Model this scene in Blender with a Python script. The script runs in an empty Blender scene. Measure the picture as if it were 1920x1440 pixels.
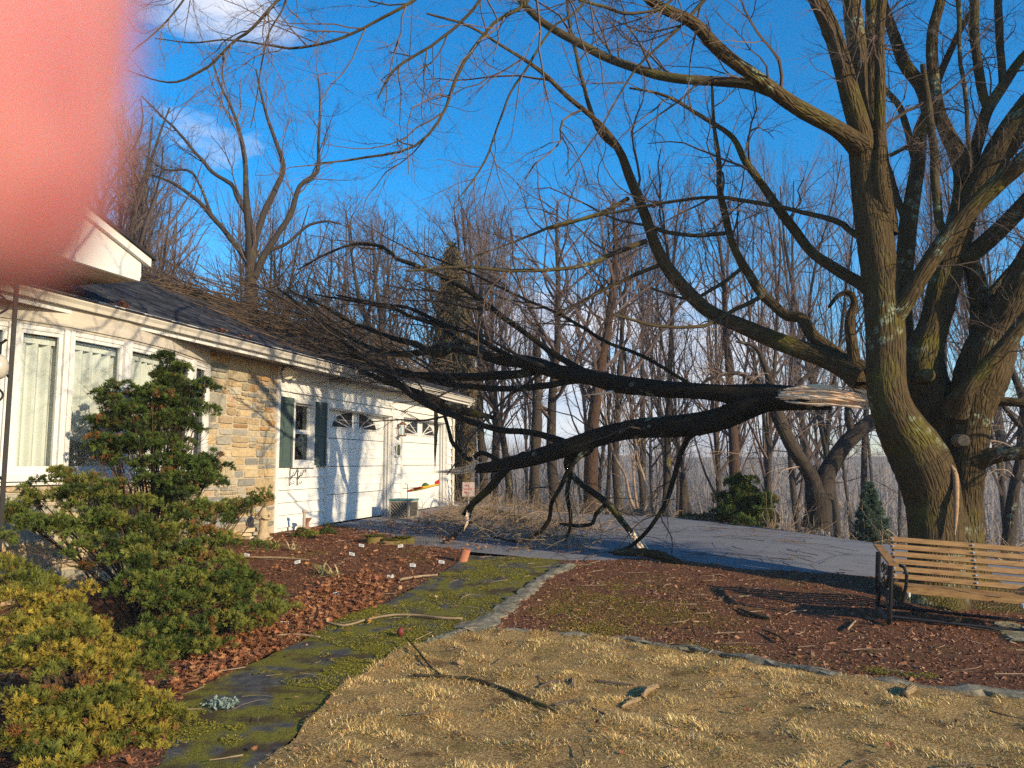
import bpy, math, random
import numpy as np
from mathutils import Vector, Matrix, noise as mnoise
from mathutils.geometry import delaunay_2d_cdt
sc = bpy.context.scene
COL = sc.collection
R_ = math.radians
# ------------------------------------------------------------------ camera
F, TH, CH = 1450.0, R_(5.83), 1.5
cam_d = bpy.data.cameras.new('camera'); cam = bpy.data.objects.new('camera', cam_d); COL.objects.link(cam)
cam.location = (0, 0, CH); cam.rotation_euler = (R_(90) + TH, 0, 0)
cam_d.sensor_width = 36; cam_d.lens = 36 * F / 1920
cam_d.clip_start = 0.003; cam_d.clip_end = 3000
cam_d.dof.use_dof = True; cam_d.dof.focus_distance = 11.0
cam_d.dof.aperture_fstop = cam_d.lens / 2.2          # a phone lens: an opening of 2.2 mm
sc.camera = cam
# ------------------------------------------------------------------ sun and sky
SUN_AZ = (0.755, -0.656); SUN_EL = 18.5
w = bpy.data.worlds.new('World'); sc.world = w; w.use_nodes = True
nt = w.node_tree; N = nt.nodes; L = nt.links; N.clear()
wo = N.new('ShaderNodeOutputWorld'); bg = N.new('ShaderNodeBackground')
sky = N.new('ShaderNodeTexSky'); sky.sky_type = 'NISHITA'; sky.sun_disc = False
sky.sun_elevation = R_(SUN_EL); sky.sun_rotation = math.atan2(SUN_AZ[0], SUN_AZ[1])
sky.air_density = 1.0; sky.dust_density = 0.2; sky.ozone_density = 3.0
hs = N.new('ShaderNodeHueSaturation'); hs.inputs['Saturation'].default_value = 1.45; hs.inputs['Value'].default_value = 1.9
hs.inputs['Hue'].default_value = 0.500
L.new(sky.outputs[0], hs.inputs['Color'])
tc = N.new('ShaderNodeTexCoord'); mp = N.new('ShaderNodeMapping'); mp.inputs['Scale'].default_value = (1.0, 1.0, 3.2)
mp.inputs['Location'].default_value = (0.35, 0.2, 0.1)
L.new(tc.outputs['Generated'], mp.inputs[0])
cn = N.new('ShaderNodeTexNoise'); cn.inputs['Scale'].default_value = 3.1; cn.inputs['Detail'].default_value = 7; cn.inputs['Roughness'].default_value = .55
L.new(mp.outputs[0], cn.inputs['Vector'])
sx = N.new('ShaderNodeSeparateXYZ'); L.new(tc.outputs['Generated'], sx.inputs[0])
def wmath(op, a, b=None, clamp=False):
    m = N.new('ShaderNodeMath'); m.operation = op; m.use_clamp = clamp
    for i, v in enumerate((a, b)):
        if v is None: continue
        if isinstance(v, (int, float)): m.inputs[i].default_value = v
        else: L.new(v, m.inputs[i])
    return m.outputs[0]
def wdot(vec):                       # closeness to one direction of the sky, for the clouds there
    d = N.new('ShaderNodeVectorMath'); d.operation = 'DOT_PRODUCT'; L.new(tc.outputs['Generated'], d.inputs[0])
    v = Vector(vec).normalized(); d.inputs[1].default_value = v; return d.outputs['Value']
def wrange(v, a, b, c, d):
    m = N.new('ShaderNodeMapRange'); m.interpolation_type = 'SMOOTHSTEP'; L.new(v, m.inputs[0])
    for i, k in enumerate((a, b, c, d)): m.inputs[1 + i].default_value = k
    return m.outputs[0]
low = wrange(sx.outputs['Z'], 0.03, 0.30, 0.24, 0.0)
c1 = wrange(wdot((-0.43, 0.95, 0.54)), 0.984, 0.999, 0.0, 0.25)
c2 = wrange(wdot((0.16, 0.985, 0.17)), 0.95, 0.999, 0.0, 0.22)
thr = wmath('SUBTRACT', wmath('SUBTRACT', wmath('SUBTRACT', 0.70, low), c1), c2)
cm = wmath('MULTIPLY', wmath('SUBTRACT', cn.outputs['Fac'], thr), 7.0, True)
cn2 = N.new('ShaderNodeTexNoise'); cn2.inputs['Scale'].default_value = 9; cn2.inputs['Detail'].default_value = 4; L.new(mp.outputs[0], cn2.inputs['Vector'])
cr = N.new('ShaderNodeValToRGB'); L.new(cn2.outputs['Fac'], cr.inputs[0])
cr.color_ramp.elements[0].position = .35; cr.color_ramp.elements[0].color = (5.6, 6.0, 7.6, 1)
cr.color_ramp.elements[1].position = .65; cr.color_ramp.elements[1].color = (9.0, 8.9, 9.2, 1)
cx = N.new('ShaderNodeMixRGB'); L.new(wmath('MULTIPLY', cm, 0.85), cx.inputs[0]); L.new(hs.outputs[0], cx.inputs[1]); L.new(cr.outputs[0], cx.inputs[2])
L.new(cx.outputs[0], bg.inputs[0]); bg.inputs['Strength'].default_value = 0.085
L.new(bg.outputs[0], wo.inputs[0])
sun_d = bpy.data.lights.new('sun', 'SUN'); sun = bpy.data.objects.new('sun', sun_d); COL.objects.link(sun)
sun_d.energy = 5.0; sun_d.angle = R_(0.5); sun_d.color = (1.0, 0.80, 0.52)
sdir = Vector((SUN_AZ[0], SUN_AZ[1], math.tan(R_(SUN_EL)))).normalized()
sun.rotation_euler = sdir.to_track_quat('Z', 'Y').to_euler()
sun.location = (20, -20, 20)
sc.view_settings.view_transform = 'Standard'; sc.view_settings.look = 'None'
sc.view_settings.exposure = 0.55; sc.view_settings.gamma = 1
sc.cycles.use_denoising = False; sc.cycles.sample_clamp_indirect = 2.5; sc.cycles.max_bounces = 6; sc.cycles.transparent_max_bounces = 8

# ------------------------------------------------------------------ helpers
def ray(px, py):
    u = (px - 960) / F; v = (720 - py) / F
    return np.array([u, math.cos(TH) - v * math.sin(TH), math.sin(TH) + v * math.cos(TH)])
def P(px, py, Y):                    # the point seen at this pixel of the photograph that stands at distance Y
    d = ray(px, py); return np.array([0, 0, CH]) + d * (Y / d[1])
def pw(wpx, Y): return wpx / F * Y   # width in metres
def smooth(t): t = np.clip(t, 0, 1); return t * t * (3 - 2 * t)
EX = [-80, -8, -3, -1, 1.2, 3.4, 4.9, 5.9, 7.2, 9, 14, 60]
EY = [44, 40, 33, 24, 18.8, 17.7, 15.6, 13.4, 11.6, 10.6, 9.6, 9.0]
def g(x, y):
    x = np.asarray(x, float); y = np.asarray(y, float)
    z = .305 * smooth((y - 5.5) / 7.5) - .05 * np.clip(x - 3.5, 0, 6) * smooth((y - 4) / 4)
    d = np.clip(y - np.interp(x, EX, EY), 0, None)
    z = z - 8.5 * (1 - np.exp(-(d / 20) ** 1.25))
    z = z + 5.2 * smooth((y - 70) / 95) + (1.0 * np.sin(x * .021 + 1) + .6 * np.sin(x * .05)) * smooth((y - 80) / 60)
    z = z + 9 * smooth((y - 190) / 300)
    return z
def gz(x, y): return float(g(x, y))
def G(px, py):                       # ground point seen at a pixel
    d = ray(px, py); t = 3.0
    for _ in range(60):
        p = np.array([0, 0, CH]) + d * t; e = p[2] - gz(p[0], p[1]); t += e / max(.02, -d[2]) * .6
    return np.array([0, 0, CH]) + d * t
def norm(v): return v / np.maximum(np.linalg.norm(v, axis=-1, keepdims=True), 1e-9)

def mk(name, verts, faces, mat=None, parent=None, origin=None, col=None, smooth_=False, bk=None):
    """one mesh object; faces: array (n,3|4) or list of arrays / lists"""
    verts = np.asarray(verts, float).reshape(-1, 3)
    if origin is not None: verts = verts - np.asarray(origin)
    me = bpy.data.meshes.new(name)
    if isinstance(faces, np.ndarray): groups = [faces]
    else:
        groups = []
        by = {}
        for f in faces:
            if isinstance(f, np.ndarray) and f.ndim == 2: groups.append(f)
            else: by.setdefault(len(f), []).append(f)
        groups += [np.array(v) for v in by.values()]
    groups = [x for x in groups if len(x)]
    me.vertices.add(len(verts)); me.vertices.foreach_set('co', verts.astype(np.float32).ravel())
    nl = sum(x.size for x in groups); nf = sum(len(x) for x in groups)
    me.loops.add(nl); me.loops.foreach_set('vertex_index', np.concatenate([x.ravel() for x in groups]).astype(np.int32))
    me.polygons.add(nf)
    sizes = np.concatenate([np.full(len(x), x.shape[1]) for x in groups])
    st = np.concatenate([[0], np.cumsum(sizes)[:-1]])
    me.polygons.foreach_set('loop_start', st.astype(np.int32))
    me.polygons.foreach_set('use_smooth', np.full(nf, bool(smooth_)))
    if col is not None:
        a = me.color_attributes.new('Col', 'FLOAT_COLOR', 'POINT')
        c = np.ones((len(verts), 4), np.float32); c[:, :3] = col; a.data.foreach_set('color', c.ravel())
    if bk is not None:
        a = me.attributes.new('bk', 'FLOAT_VECTOR', 'POINT'); a.data.foreach_set('vector', np.asarray(bk, np.float32).ravel())
    me.update(calc_edges=True); me.validate()
    if mat: me.materials.append(mat)
    o = bpy.data.objects.new(name, me); COL.objects.link(o)
    if parent is not None: o.parent = parent
    return o
def tag(o, label=None, cat=None, group=None, kind=None):
    if label: o['label'] = label
    if cat: o['category'] = cat
    if group: o['group'] = group
    if kind: o['kind'] = kind
    return o
def thing(name, loc, label, cat, group=None):
    o = bpy.data.objects.new(name, None); COL.objects.link(o); o.location = loc; o.empty_display_size = .2
    return tag(o, label, cat, group)
def copy_tree(o, parent=None):
    c = o.copy(); COL.objects.link(c)
    if parent is not None: c.parent = parent
    for ch in [x for x in bpy.data.objects if x.parent == o]: copy_tree(ch, c)
    return c

class MB:                            # collects shapes into one mesh
    def __init__(s): s.v = []; s.f = {3: [], 4: []}; s.n = 0; s.c = []; s.ng = []
    def add(s, v, f, col=(1, 1, 1)):
        v = np.asarray(v, float).reshape(-1, 3); s.v.append(v); s.c.append(np.tile(col, (len(v), 1)) if np.ndim(col) == 1 else col)
        if isinstance(f, np.ndarray): s.f[f.shape[1]].append(f + s.n)
        else:
            for q in f:
                if len(q) in (3, 4): s.f[len(q)].append(np.array([q]) + s.n)
                else: s.ng.append([i + s.n for i in q])
        s.n += len(v)
    def box(s, a, b, fr=None, col=(1, 1, 1)):
        (x0, y0, z0), (x1, y1, z1) = a, b
        v = np.array([[x0, y0, z0], [x1, y0, z0], [x1, y1, z0], [x0, y1, z0], [x0, y0, z1], [x1, y0, z1], [x1, y1, z1], [x0, y1, z1]], float)
        if fr: v = fr(v)
        s.add(v, [(0, 3, 2, 1), (4, 5, 6, 7), (0, 1, 5, 4), (1, 2, 6, 5), (2, 3, 7, 6), (3, 0, 4, 7)], col)
    def tube(s, pts, r, sides=8, fr=None, col=(1, 1, 1), caps=True):
        pts = np.asarray(pts, float); r = np.full(len(pts), r) if np.ndim(r) == 0 else np.asarray(r, float)
        if fr: pts = fr(pts)
        v, f, _ = tubes(pts[None], r[None], sides); s.add(v, f, col)
        if caps:
            b = s.n - len(v); s.ng.append(list(range(b, b + sides))[::-1]); s.ng.append(list(range(s.n - sides, s.n)))
    def build(s, name, mat, parent=None, origin=None, smooth_=False, usecol=False):
        fs = [np.concatenate(s.f[k]) for k in (3, 4) if s.f[k]] + [list(x) for x in s.ng]
        return mk(name, np.concatenate(s.v), fs, mat, parent, origin, col=np.concatenate(s.c) if usecol else None, smooth_=smooth_)

def tubes(Pt, Rd, sides, rnoise=None):
    M, n, _ = Pt.shape
    T = norm(np.gradient(Pt, axis=1))
    ov = norm(Pt[:, -1] - Pt[:, 0] + 1e-9)
    ref = np.zeros((M, 3)); ref[np.arange(M), np.argmin(np.abs(ov), axis=1)] = 1
    A = norm(np.cross(T, ref[:, None, :])); B = np.cross(T, A)
    th = np.arange(sides) / sides * 2 * np.pi
    rr = Rd[:, :, None] * np.ones(sides)
    if rnoise is not None: rr = rr * rnoise
    V = Pt[:, :, None, :] + rr[..., None] * (np.cos(th)[None, None, :, None] * A[:, :, None, :] + np.sin(th)[None, None, :, None] * B[:, :, None, :])
    ln = np.concatenate([np.zeros((M, 1)), np.cumsum(np.linalg.norm(np.diff(Pt, axis=1), axis=2), axis=1)], axis=1)
    bk = np.stack([rr * np.cos(th) + np.arange(M)[:, None, None] * .37, rr * np.sin(th), ln[:, :, None] * np.ones(sides)], -1)
    base = (np.arange(M) * n * sides)[:, None, None]; i = np.arange(n - 1)[None, :, None] * sides; j = np.arange(sides)[None, None, :]; j2 = (j + 1) % sides
    q = np.stack([base + i + j, base + i + j2, base + i + sides + j2, base + i + sides + j], -1).reshape(-1, 4)
    return V.reshape(-1, 3), q, bk.reshape(-1, 3)

def resample(pts, rad, n):
    """catmull-rom through the points, n samples evenly spaced"""
    pts = np.asarray(pts, float); rad = np.asarray(rad, float)
    q = np.hstack([pts, rad[:, None]]); e = np.vstack([2 * q[0] - q[1], q, 2 * q[-1] - q[-2]])
    out = []
    for i in range(1, len(e) - 2):
        for t in np.arange(8) / 8:
            a, b, c, d = e[i - 1], e[i], e[i + 1], e[i + 2]
            out.append(.5 * (2 * b + (c - a) * t + (2 * a - 5 * b + 4 * c - d) * t * t + (3 * b - a - 3 * c + d) * t ** 3))
    out.append(e[-2]); out = np.array(out)
    s = np.concatenate([[0], np.cumsum(np.linalg.norm(np.diff(out[:, :3], axis=0), axis=1))])
    u = np.linspace(0, s[-1], n)
    o = np.stack([np.interp(u, s, out[:, k]) for k in range(4)], 1)
    return o[:, :3], np.maximum(o[:, 3], .0008)

def grow(rng, Pp, Rp, per, ratio, ang, n=6, t0=.2, t1=1.0, wig=.18, trop=(0, 0, .05), rr=.6, lmin=0, lmax=9, slim=.011, taper=.35, plen=None):
    M, Np, _ = Pp.shape
    idx = np.repeat(np.arange(M), per); K = len(idx)
    t = rng.uniform(t0, t1, K); f = t * (Np - 1); i = np.minimum(f.astype(int), Np - 2); fr = (f - i)[:, None]
    p0 = Pp[idx, i] * (1 - fr) + Pp[idx, i + 1] * fr
    r0 = Rp[idx, i] * (1 - fr[:, 0]) + Rp[idx, i + 1] * fr[:, 0]
    tan = norm(Pp[idx, i + 1] - Pp[idx, i])
    Lp = np.linalg.norm(np.diff(Pp, axis=1), axis=2).sum(1)[idx] if plen is None else plen
    cl = np.clip(Lp * ratio * (1.2 - .65 * t) * rng.uniform(.55, 1.25, K), lmin, lmax)
    perp = norm(np.cross(tan, rng.normal(size=(K, 3))))
    a = ang * rng.uniform(.65, 1.25, K)[:, None]
    d = norm(np.cos(a) * tan + np.sin(a) * perp)
    pts = [p0]; p = p0; st = (cl / (n - 1))[:, None]; tr = np.array(trop)
    for _ in range(n - 1):
        p = p + d * st; pts.append(p); d = norm(d + wig * rng.normal(size=(K, 3)) + tr)
    Pc = np.stack(pts, 1)
    rb = np.minimum(r0 * rr, cl * slim + .0006)
    Rc = rb[:, None] * np.linspace(1, taper, n)[None]
    return Pc, Rc

# ------------------------------------------------------------------ materials
MATS = {}
class NM:
    def __init__(s, name, rough=.8, spec=.3):
        s.m = bpy.data.materials.new(name); s.m.use_nodes = True; s.t = s.m.node_tree; s.b = s.t.nodes['Principled BSDF']
        s.b.inputs['Roughness'].default_value = rough; s.b.inputs['Specular IOR Level'].default_value = spec
    def n(s, t, **k):
        x = s.t.nodes.new('ShaderNode' + t)
        for a, b in k.items():
            if a in x.inputs: x.inputs[a].default_value = b
            else: setattr(x, a, b)
        return x
    def l(s, a, b): s.t.links.new(a, b)
    def coord(s, attr=None, scale=(1, 1, 1)):
        mp = s.n('Mapping'); mp.inputs['Scale'].default_value = scale
        if attr: a = s.n('Attribute', attribute_name=attr); s.l(a.outputs['Vector'], mp.inputs[0])
        else: a = s.n('NewGeometry'); s.l(a.outputs['Position'], mp.inputs[0])
        return mp.outputs[0]
    def noise(s, co, scale, detail=4, rough=.6):
        x = s.n('TexNoise'); x.inputs['Scale'].default_value = scale; x.inputs['Detail'].default_value = detail; x.inputs['Roughness'].default_value = rough
        s.l(co, x.inputs['Vector']); return x.outputs['Fac']
    def ramp(s, fac, stops):
        x = s.n('ValToRGB'); s.l(fac, x.inputs[0]); e = x.color_ramp.elements
        while len(e) < len(stops): e.new(.5)
        for k, (p, c) in zip(e, stops): k.position = p; k.color = (*c, 1) if len(c) == 3 else c
        return x.outputs[0]
    def mix(s, fac, a, b, mode='MIX'):
        x = s.n('MixRGB', blend_type=mode)
        for i, v in enumerate((fac, a, b)):
            if isinstance(v, (int, float)): x.inputs[i].default_value = v
            elif isinstance(v, tuple): x.inputs[i].default_value = (*v, 1)
            else: s.l(v, x.inputs[i])
        return x.outputs[0]
    def color(s, c):
        if isinstance(c, tuple): s.b.inputs['Base Color'].default_value = (*c, 1)
        else: s.l(c, s.b.inputs['Base Color'])
    def bump(s, h, strength=.5, dist=.01):
        x = s.n('Bump'); x.inputs['Strength'].default_value = strength; x.inputs['Distance'].default_value = dist
        s.l(h, x.inputs['Height']); s.l(x.outputs[0], s.b.inputs['Normal'])
    def sss(s, w=.3, r=(.1, .1, .1)): pass

def simple(name, c, rough=.7, var=.15, scale=8, bump=0, spec=.3, metal=0):
    m = NM(name, rough, spec); co = m.coord()
    f = m.noise(co, scale, 5)
    lo = tuple(x * (1 - var) for x in c); hi = tuple(min(1, x * (1 + var)) for x in c)
    m.color(m.ramp(f, [(.3, lo), (.7, hi)])); m.b.inputs['Metallic'].default_value = metal
    if bump: m.bump(m.noise(co, scale * 6, 4), bump, .01)
    return m.m
def attr_mat(name, rough=.8, spec=.2, trans=0, var=.25, scale=40, bump=0):
    """colour given per leaf, stone or blade, with a little mottling"""
    m = NM(name, rough, spec); a = m.n('Attribute', attribute_name='Col')
    f = m.noise(m.coord(), scale, 3)
    v = m.ramp(f, [(.3, (1 - var,) * 3), (.7, (1 + var,) * 3)])
    c = m.mix(1.0, a.outputs['Color'], v, 'MULTIPLY'); m.color(c)
    if bump: m.bump(f, bump, .01)
    if trans:
        tr = m.n('BsdfTranslucent'); m.l(c, tr.inputs[0]); mx = m.n('MixShader'); mx.inputs[0].default_value = trans
        m.l(m.b.outputs[0], mx.inputs[1]); m.l(tr.outputs[0], mx.inputs[2]); m.l(mx.outputs[0], m.t.nodes['Material Output'].inputs[0])
    return m.m
def bark(name, dark, light, moss=0.0, lichen=0.0, sc_=1.0, bump=.9, dist=.015):
    m = NM(name, .95, .1); co = m.coord('bk', (1, 1, .16)); co2 = m.coord('bk'); pos = m.coord()
    r1 = m.noise(co, 46 * sc_, 8, .72); r2 = m.noise(co2, 9, 3)
    mu = m.n('TexVoronoi', feature='DISTANCE_TO_EDGE'); mu.inputs['Scale'].default_value = 30 * sc_; m.l(co, mu.inputs['Vector'])
    c = m.ramp(r1, [(.32, dark), (.68, light)])
    c = m.mix(.5, c, m.ramp(r2, [(.35, tuple(x * .75 for x in light)), (.65, light)]), 'MIX')
    if moss:
        f = m.ramp(m.noise(pos, 1.6, 4), [(.62 - .2 * min(moss, 1), (0, 0, 0)), (.78 - .2 * min(moss, 1), (1, 1, 1))])
        nn = m.noise(pos, 60, 2)
        c = m.mix(m.mix(1.0, f, m.ramp(nn, [(.3, (.2,) * 3), (.6, (.9,) * 3)]), 'MULTIPLY'), c, (.12, .115, .018))
    if lichen:
        v = m.n('TexVoronoi'); v.inputs['Scale'].default_value = 9; m.l(pos, v.inputs['Vector'])
        ng = m.noise(pos, 1.3, 2); n2 = m.noise(pos, 40, 3)
        a = m.ramp(v.outputs['Distance'], [(.18 + .22 * lichen, (1, 1, 1)), (.30 + .25 * lichen, (0, 0, 0))])
        b = m.ramp(ng, [(.60 - .08 * lichen, (0, 0, 0)), (.66 - .08 * lichen, (1, 1, 1))])
        d = m.ramp(n2, [(.42, (0, 0, 0)), (.56, (.85, .85, .85))])
        c = m.mix(m.mix(1.0, m.mix(1.0, a, b, 'MULTIPLY'), d, 'MULTIPLY'), c, (.24, .28, .19))
    m.color(c)
    h = m.mix(.5, r1, m.ramp(mu.outputs['Distance'], [(.0, (0, 0, 0)), (.25, (1, 1, 1))]))
    m.bump(h, bump, dist)
    return m.m
M_bark = bark('maple_bark', (.008, .006, .004), (.115, .082, .042), moss=.4, lichen=.8, sc_=1.0, bump=1, dist=.03)
M_limb = bark('limb_bark', (.02, .016, .011), (.09, .072, .042), moss=.35, lichen=.6, sc_=1.3, dist=.008)
M_twig = simple('twig_bark', (.105, .075, .06), .85, .3, 3)
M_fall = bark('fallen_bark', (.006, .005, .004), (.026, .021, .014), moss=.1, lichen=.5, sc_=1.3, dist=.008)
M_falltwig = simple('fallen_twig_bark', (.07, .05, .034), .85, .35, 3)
M_wood = bark('torn_wood', (.66, .40, .22), (.95, .72, .50), sc_=1.6, dist=.006)
M_wbark = bark('woodland_bark', (.014, .012, .011), (.068, .054, .044), moss=.05, lichen=.25, sc_=.6)
M_wtwig = simple('woodland_twigs', (.10, .070, .062), .9, .3, .4)
M_wbark2 = bark('reddish_bark', (.018, .012, .010), (.085, .052, .036), sc_=.6)
M_litter = simple('dry_twigs', (.26, .19, .12), .9, .35, 4)
M_willow = simple('weeping_twigs', (.26, .19, .14), .9, .25, 2)
M_leafattr = attr_mat('foliage', .7, .25, .25, .3, 30)
M_ground_attr = attr_mat('ground_bits', .9, .15, .1, .25, 60)
M_white = simple('white_paint', (.68, .675, .65), .55, .04, 3, .05)
M_trim = simple('white_trim', (.62, .615, .60), .4, .03, 2)
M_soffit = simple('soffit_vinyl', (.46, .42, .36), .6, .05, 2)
M_gutter = simple('gutter_metal', (.58, .55, .49), .4, .06, 3)
M_dark = simple('black_iron', (.012, .012, .013), .6, .3, 30, 0, .25)
M_roof = attr_mat('asphalt_shingles', .95, .1, 0, .35, 160, .4)
M_shut = simple('shutter_paint', (.055, .085, .08), .6, .15, 6)
M_stone = attr_mat('stone', .9, .2, 0, .22, 22, .5)
M_mortar = simple('mortar', (.40, .34, .25), .95, .15, 25, .4)
M_curtain = simple('curtain_cloth', (.56, .57, .54), .9, .04, 2)
M_room = simple('dark_room', (.03, .03, .03), .9, .3, 1)

def glass(name='window_glass'):
    m = NM(name, .02, .5); nt = m.t; out = nt.nodes['Material Output']
    g1 = m.n('BsdfGlossy'); g1.inputs['Roughness'].default_value = .02; g1.inputs['Color'].default_value = (.9, .95, 1, 1)
    t = m.n('BsdfTransparent'); t.inputs[0].default_value = (.88, .92, .92, 1)
    f = m.n('Fresnel'); f.inputs[0].default_value = 1.45; mx = m.n('MixShader'); m.l(f.outputs[0], mx.inputs[0]); m.l(t.outputs[0], mx.inputs[1]); m.l(g1.outputs[0], mx.inputs[2])
    m.l(mx.outputs[0], out.inputs[0]); return m.m
M_glass = glass()

# ------------------------------------------------------------------ ground
def poly_sheet(name, poly, step, mat, lift, bumpfn=None, jitter=0, label=None, seed=1, col=None):
    """a conforming sheet of ground inside a polygon of world x,y points"""
    rng = np.random.default_rng(seed)
    poly = [np.array(p, float) for p in poly]; bd = []
    for a, b in zip(poly, poly[1:] + poly[:1]):
        k = max(1, int(np.linalg.norm(b - a) / step)); bd += [a + (b - a) * i / k for i in range(k)]
    bd = np.array(bd); bd += rng.normal(size=bd.shape) * jitter
    x0, y0 = bd.min(0); x1, y1 = bd.max(0)
    gx, gy = np.meshgrid(np.arange(x0, x1, step), np.arange(y0, y1, step)); pts = np.stack([gx.ravel(), gy.ravel()], 1) + rng.uniform(-.2, .2, (gx.size, 2)) * step
    ins = inside(pts, bd); pts = pts[ins]
    allp = [Vector(p) for p in np.vstack([bd, pts])]; nb = len(bd)
    r = delaunay_2d_cdt(allp, [(i, (i + 1) % nb) for i in range(nb)], [list(range(nb))], 1, 1e-5)
    vv = np.array([(p[0], p[1]) for p in r[0]]); z = g(vv[:, 0], vv[:, 1]) + lift
    if bumpfn is not None: z = z + bumpfn(vv[:, 0], vv[:, 1])
    V = np.column_stack([vv, z]); fs = np.array([f for f in r[2] if len(f) == 3])
    a, b, c = V[fs[:, 0]], V[fs[:, 1]], V[fs[:, 2]]; up = np.cross(b - a, c - a)[:, 2] < 0; fs[up] = fs[up][:, ::-1]
    o = mk(name, V, fs, mat, smooth_=True); tag(o, kind='structure'); return o
def inside(pts, poly):
    x, y = pts[:, 0], pts[:, 1]; c = np.zeros(len(pts), bool); n = len(poly); j = n - 1
    for i in range(n):
        xi, yi = poly[i][0], poly[i][1]; xj, yj = poly[j][0], poly[j][1]
        cond = ((yi > y) != (yj > y)); xx = (xj - xi) * (y - yi) / ((yj - yi) if yj != yi else 1e-9) + xi
        c ^= cond & (x < xx); j = i
    return c
def fbm(x, y, s, seed=0, oct=3):
    out = np.zeros(len(x)); a = 1
    for o in range(oct):
        out += a * np.array([mnoise.noise((xx * s, yy * s, seed + o * 7.3)) for xx, yy in zip(x, y)]); s *= 2.1; a *= .5
    return out
def nz(x, y, s, seed): return np.sin(x * s + seed + 1.7 * np.sin(y * s * .7 + seed)) * np.sin(y * s * 1.13 + 2 * np.sin(x * s * .6 + seed * 2))
def lawnb(x, y): return nz(x, y, 2.3, 3) * .016 + nz(x, y, 8, 1) * .013 + nz(x, y, 17, 5) * .006
def mulchb(x, y): return nz(x, y, 1.7, 9) * .012 + nz(x, y, 6, 4) * .007 + nz(x, y, 15, 2) * .004

def g2(px, py): p = G(px, py); return (p[0], p[1])
# terrain
ys = np.concatenate([np.arange(-12, 3, 1.5), np.arange(3, 24, .5), np.arange(24, 60, 2), np.arange(60, 200, 6), np.arange(200, 901, 50)])
ts = np.concatenate([np.linspace(-1, -.2, 22)[:-1], np.linspace(-.2, .2, 50), np.linspace(.2, 1, 22)[1:]])
TX = ts[None, :] * (40 + np.abs(ys[:, None]) * 1.2); TY = ys[:, None] * np.ones_like(TX)
TZ = g(TX, TY) - .05
nr, ncn = TX.shape; ii, jj = np.meshgrid(np.arange(nr - 1), np.arange(ncn - 1), indexing='ij'); b0 = (ii * ncn + jj).ravel()
M = NM('woodland_floor', .95, .1); co = M.coord()
M.color(M.mix(.6, M.ramp(M.noise(co, 3, 6), [(.35, (.05, .032, .02)), (.6, (.13, .085, .05))]), M.ramp(M.noise(co, .25, 3), [(.4, (.09, .07, .05)), (.6, (.16, .125, .09))])))
M.bump(M.noise(co, 12, 5), .6, .05)
tag(mk('ground', np.stack([TX, TY, TZ], -1).reshape(-1, 3), np.stack([b0, b0 + 1, b0 + ncn + 1, b0 + ncn], 1), M.m, smooth_=True), kind='structure')
# driveway and garage apron
M = NM('asphalt', .9, .25); co = M.coord()
sp = M.noise(co, 160, 2, .8); big = M.noise(M.coord(scale=(.5, 1.6, 1)), .8, 5, .6)
c = M.ramp(sp, [(.38, (.07, .072, .08)), (.60, (.34, .34, .35))])
c = M.mix(.55, c, M.ramp(big, [(.3, (.09, .094, .11)), (.7, (.21, .21, .225))]))
vv = M.n('TexVoronoi', feature='DISTANCE_TO_EDGE'); vv.inputs['Scale'].default_value = .55; wp = M.mix(.12, M.coord(), M.n('TexNoise').outputs['Color']); M.l(wp, vv.inputs['Vector'])
c = M.mix(M.ramp(vv.outputs['Distance'], [(.0, (.6,) * 3), (.012, (0, 0, 0))]), c, (.035, .035, .04)); c = M.mix(M.ramp(M.noise(co, 1.7, 5), [(.55, (0, 0, 0)), (.75, (.45,) * 3)]), c, (.10, .085, .07))
M.color(c); M.bump(sp, .5, .006)
M_asph = M.m
edge = [(x, y - .35) for x, y in zip(EX, EY) if -3.1 <= x <= 9.5]
drive_poly = [g2(640, 985 + 8), g2(705, 1003), g2(770, 1024), g2(860, 1034), g2(960, 1044), g2(1050, 1052), g2(1240, 1054), g2(1400, 1074), g2(1640, 1091), g2(1780, 1095), (7.0, 8.4), (11, 8.0)] + edge[::-1] + [(-2.2, 33), (-1.75, 21.9), (-3.6, 14.7)]
poly_sheet('driveway', drive_poly, .35, M_asph, .012, None, .012)
# mulch beds
M = NM('mulch', .97, .1); co = M.coord()
c = M.ramp(M.noise(co, 55, 5, .75), [(.32, (.035, .016, .010)), (.5, (.14, .062, .035)), (.7, (.30, .15, .085))])
c = M.mix(M.ramp(M.noise(co, 1.2, 4), [(.56, (0, 0, 0)), (.68, (.5,) * 3)]), c, (.15, .13, .028))
M.color(c); M.bump(M.noise(co, 70, 4, .7), 1, .02)
M_mulch = M.m
edgeL = [g2(*p) for p in [(1062, 1066), (1010, 1096), (985, 1112), (945, 1150), (905, 1170), (870, 1190), (830, 1197)]]
edgeR = [g2(*p) for p in [(900, 1190), (990, 1192), (1100, 1199), (1240, 1217), (1400, 1243), (1560, 1275), (1700, 1292), (1800, 1303), (1919, 1312)]] + [(4.2, 4.9), (6.2, 4.4)]
lawn_left = [g2(*p) for p in [(820, 1203), (740, 1232), (690, 1262), (640, 1296), (590, 1350), (545, 1395), (490, 1445)]] + [(-1.5, 3.3), (-2.2, 2.0)]
path_left = [g2(*p) for p in [(878, 1044), (858, 1058), (800, 1092), (720, 1136), (650, 1156), (600, 1185), (560, 1208), (440, 1262), (340, 1310), (310, 1380), (300, 1440)]] + [(-2.4, 3.2), (-3.3, 2.0)]
near_drive = [g2(1050, 1050), g2(1240, 1050), g2(1400, 1070), g2(1640, 1087), g2(1780, 1091), (7.0, 8.6), (11, 8.3), (11, 5)]
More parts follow.
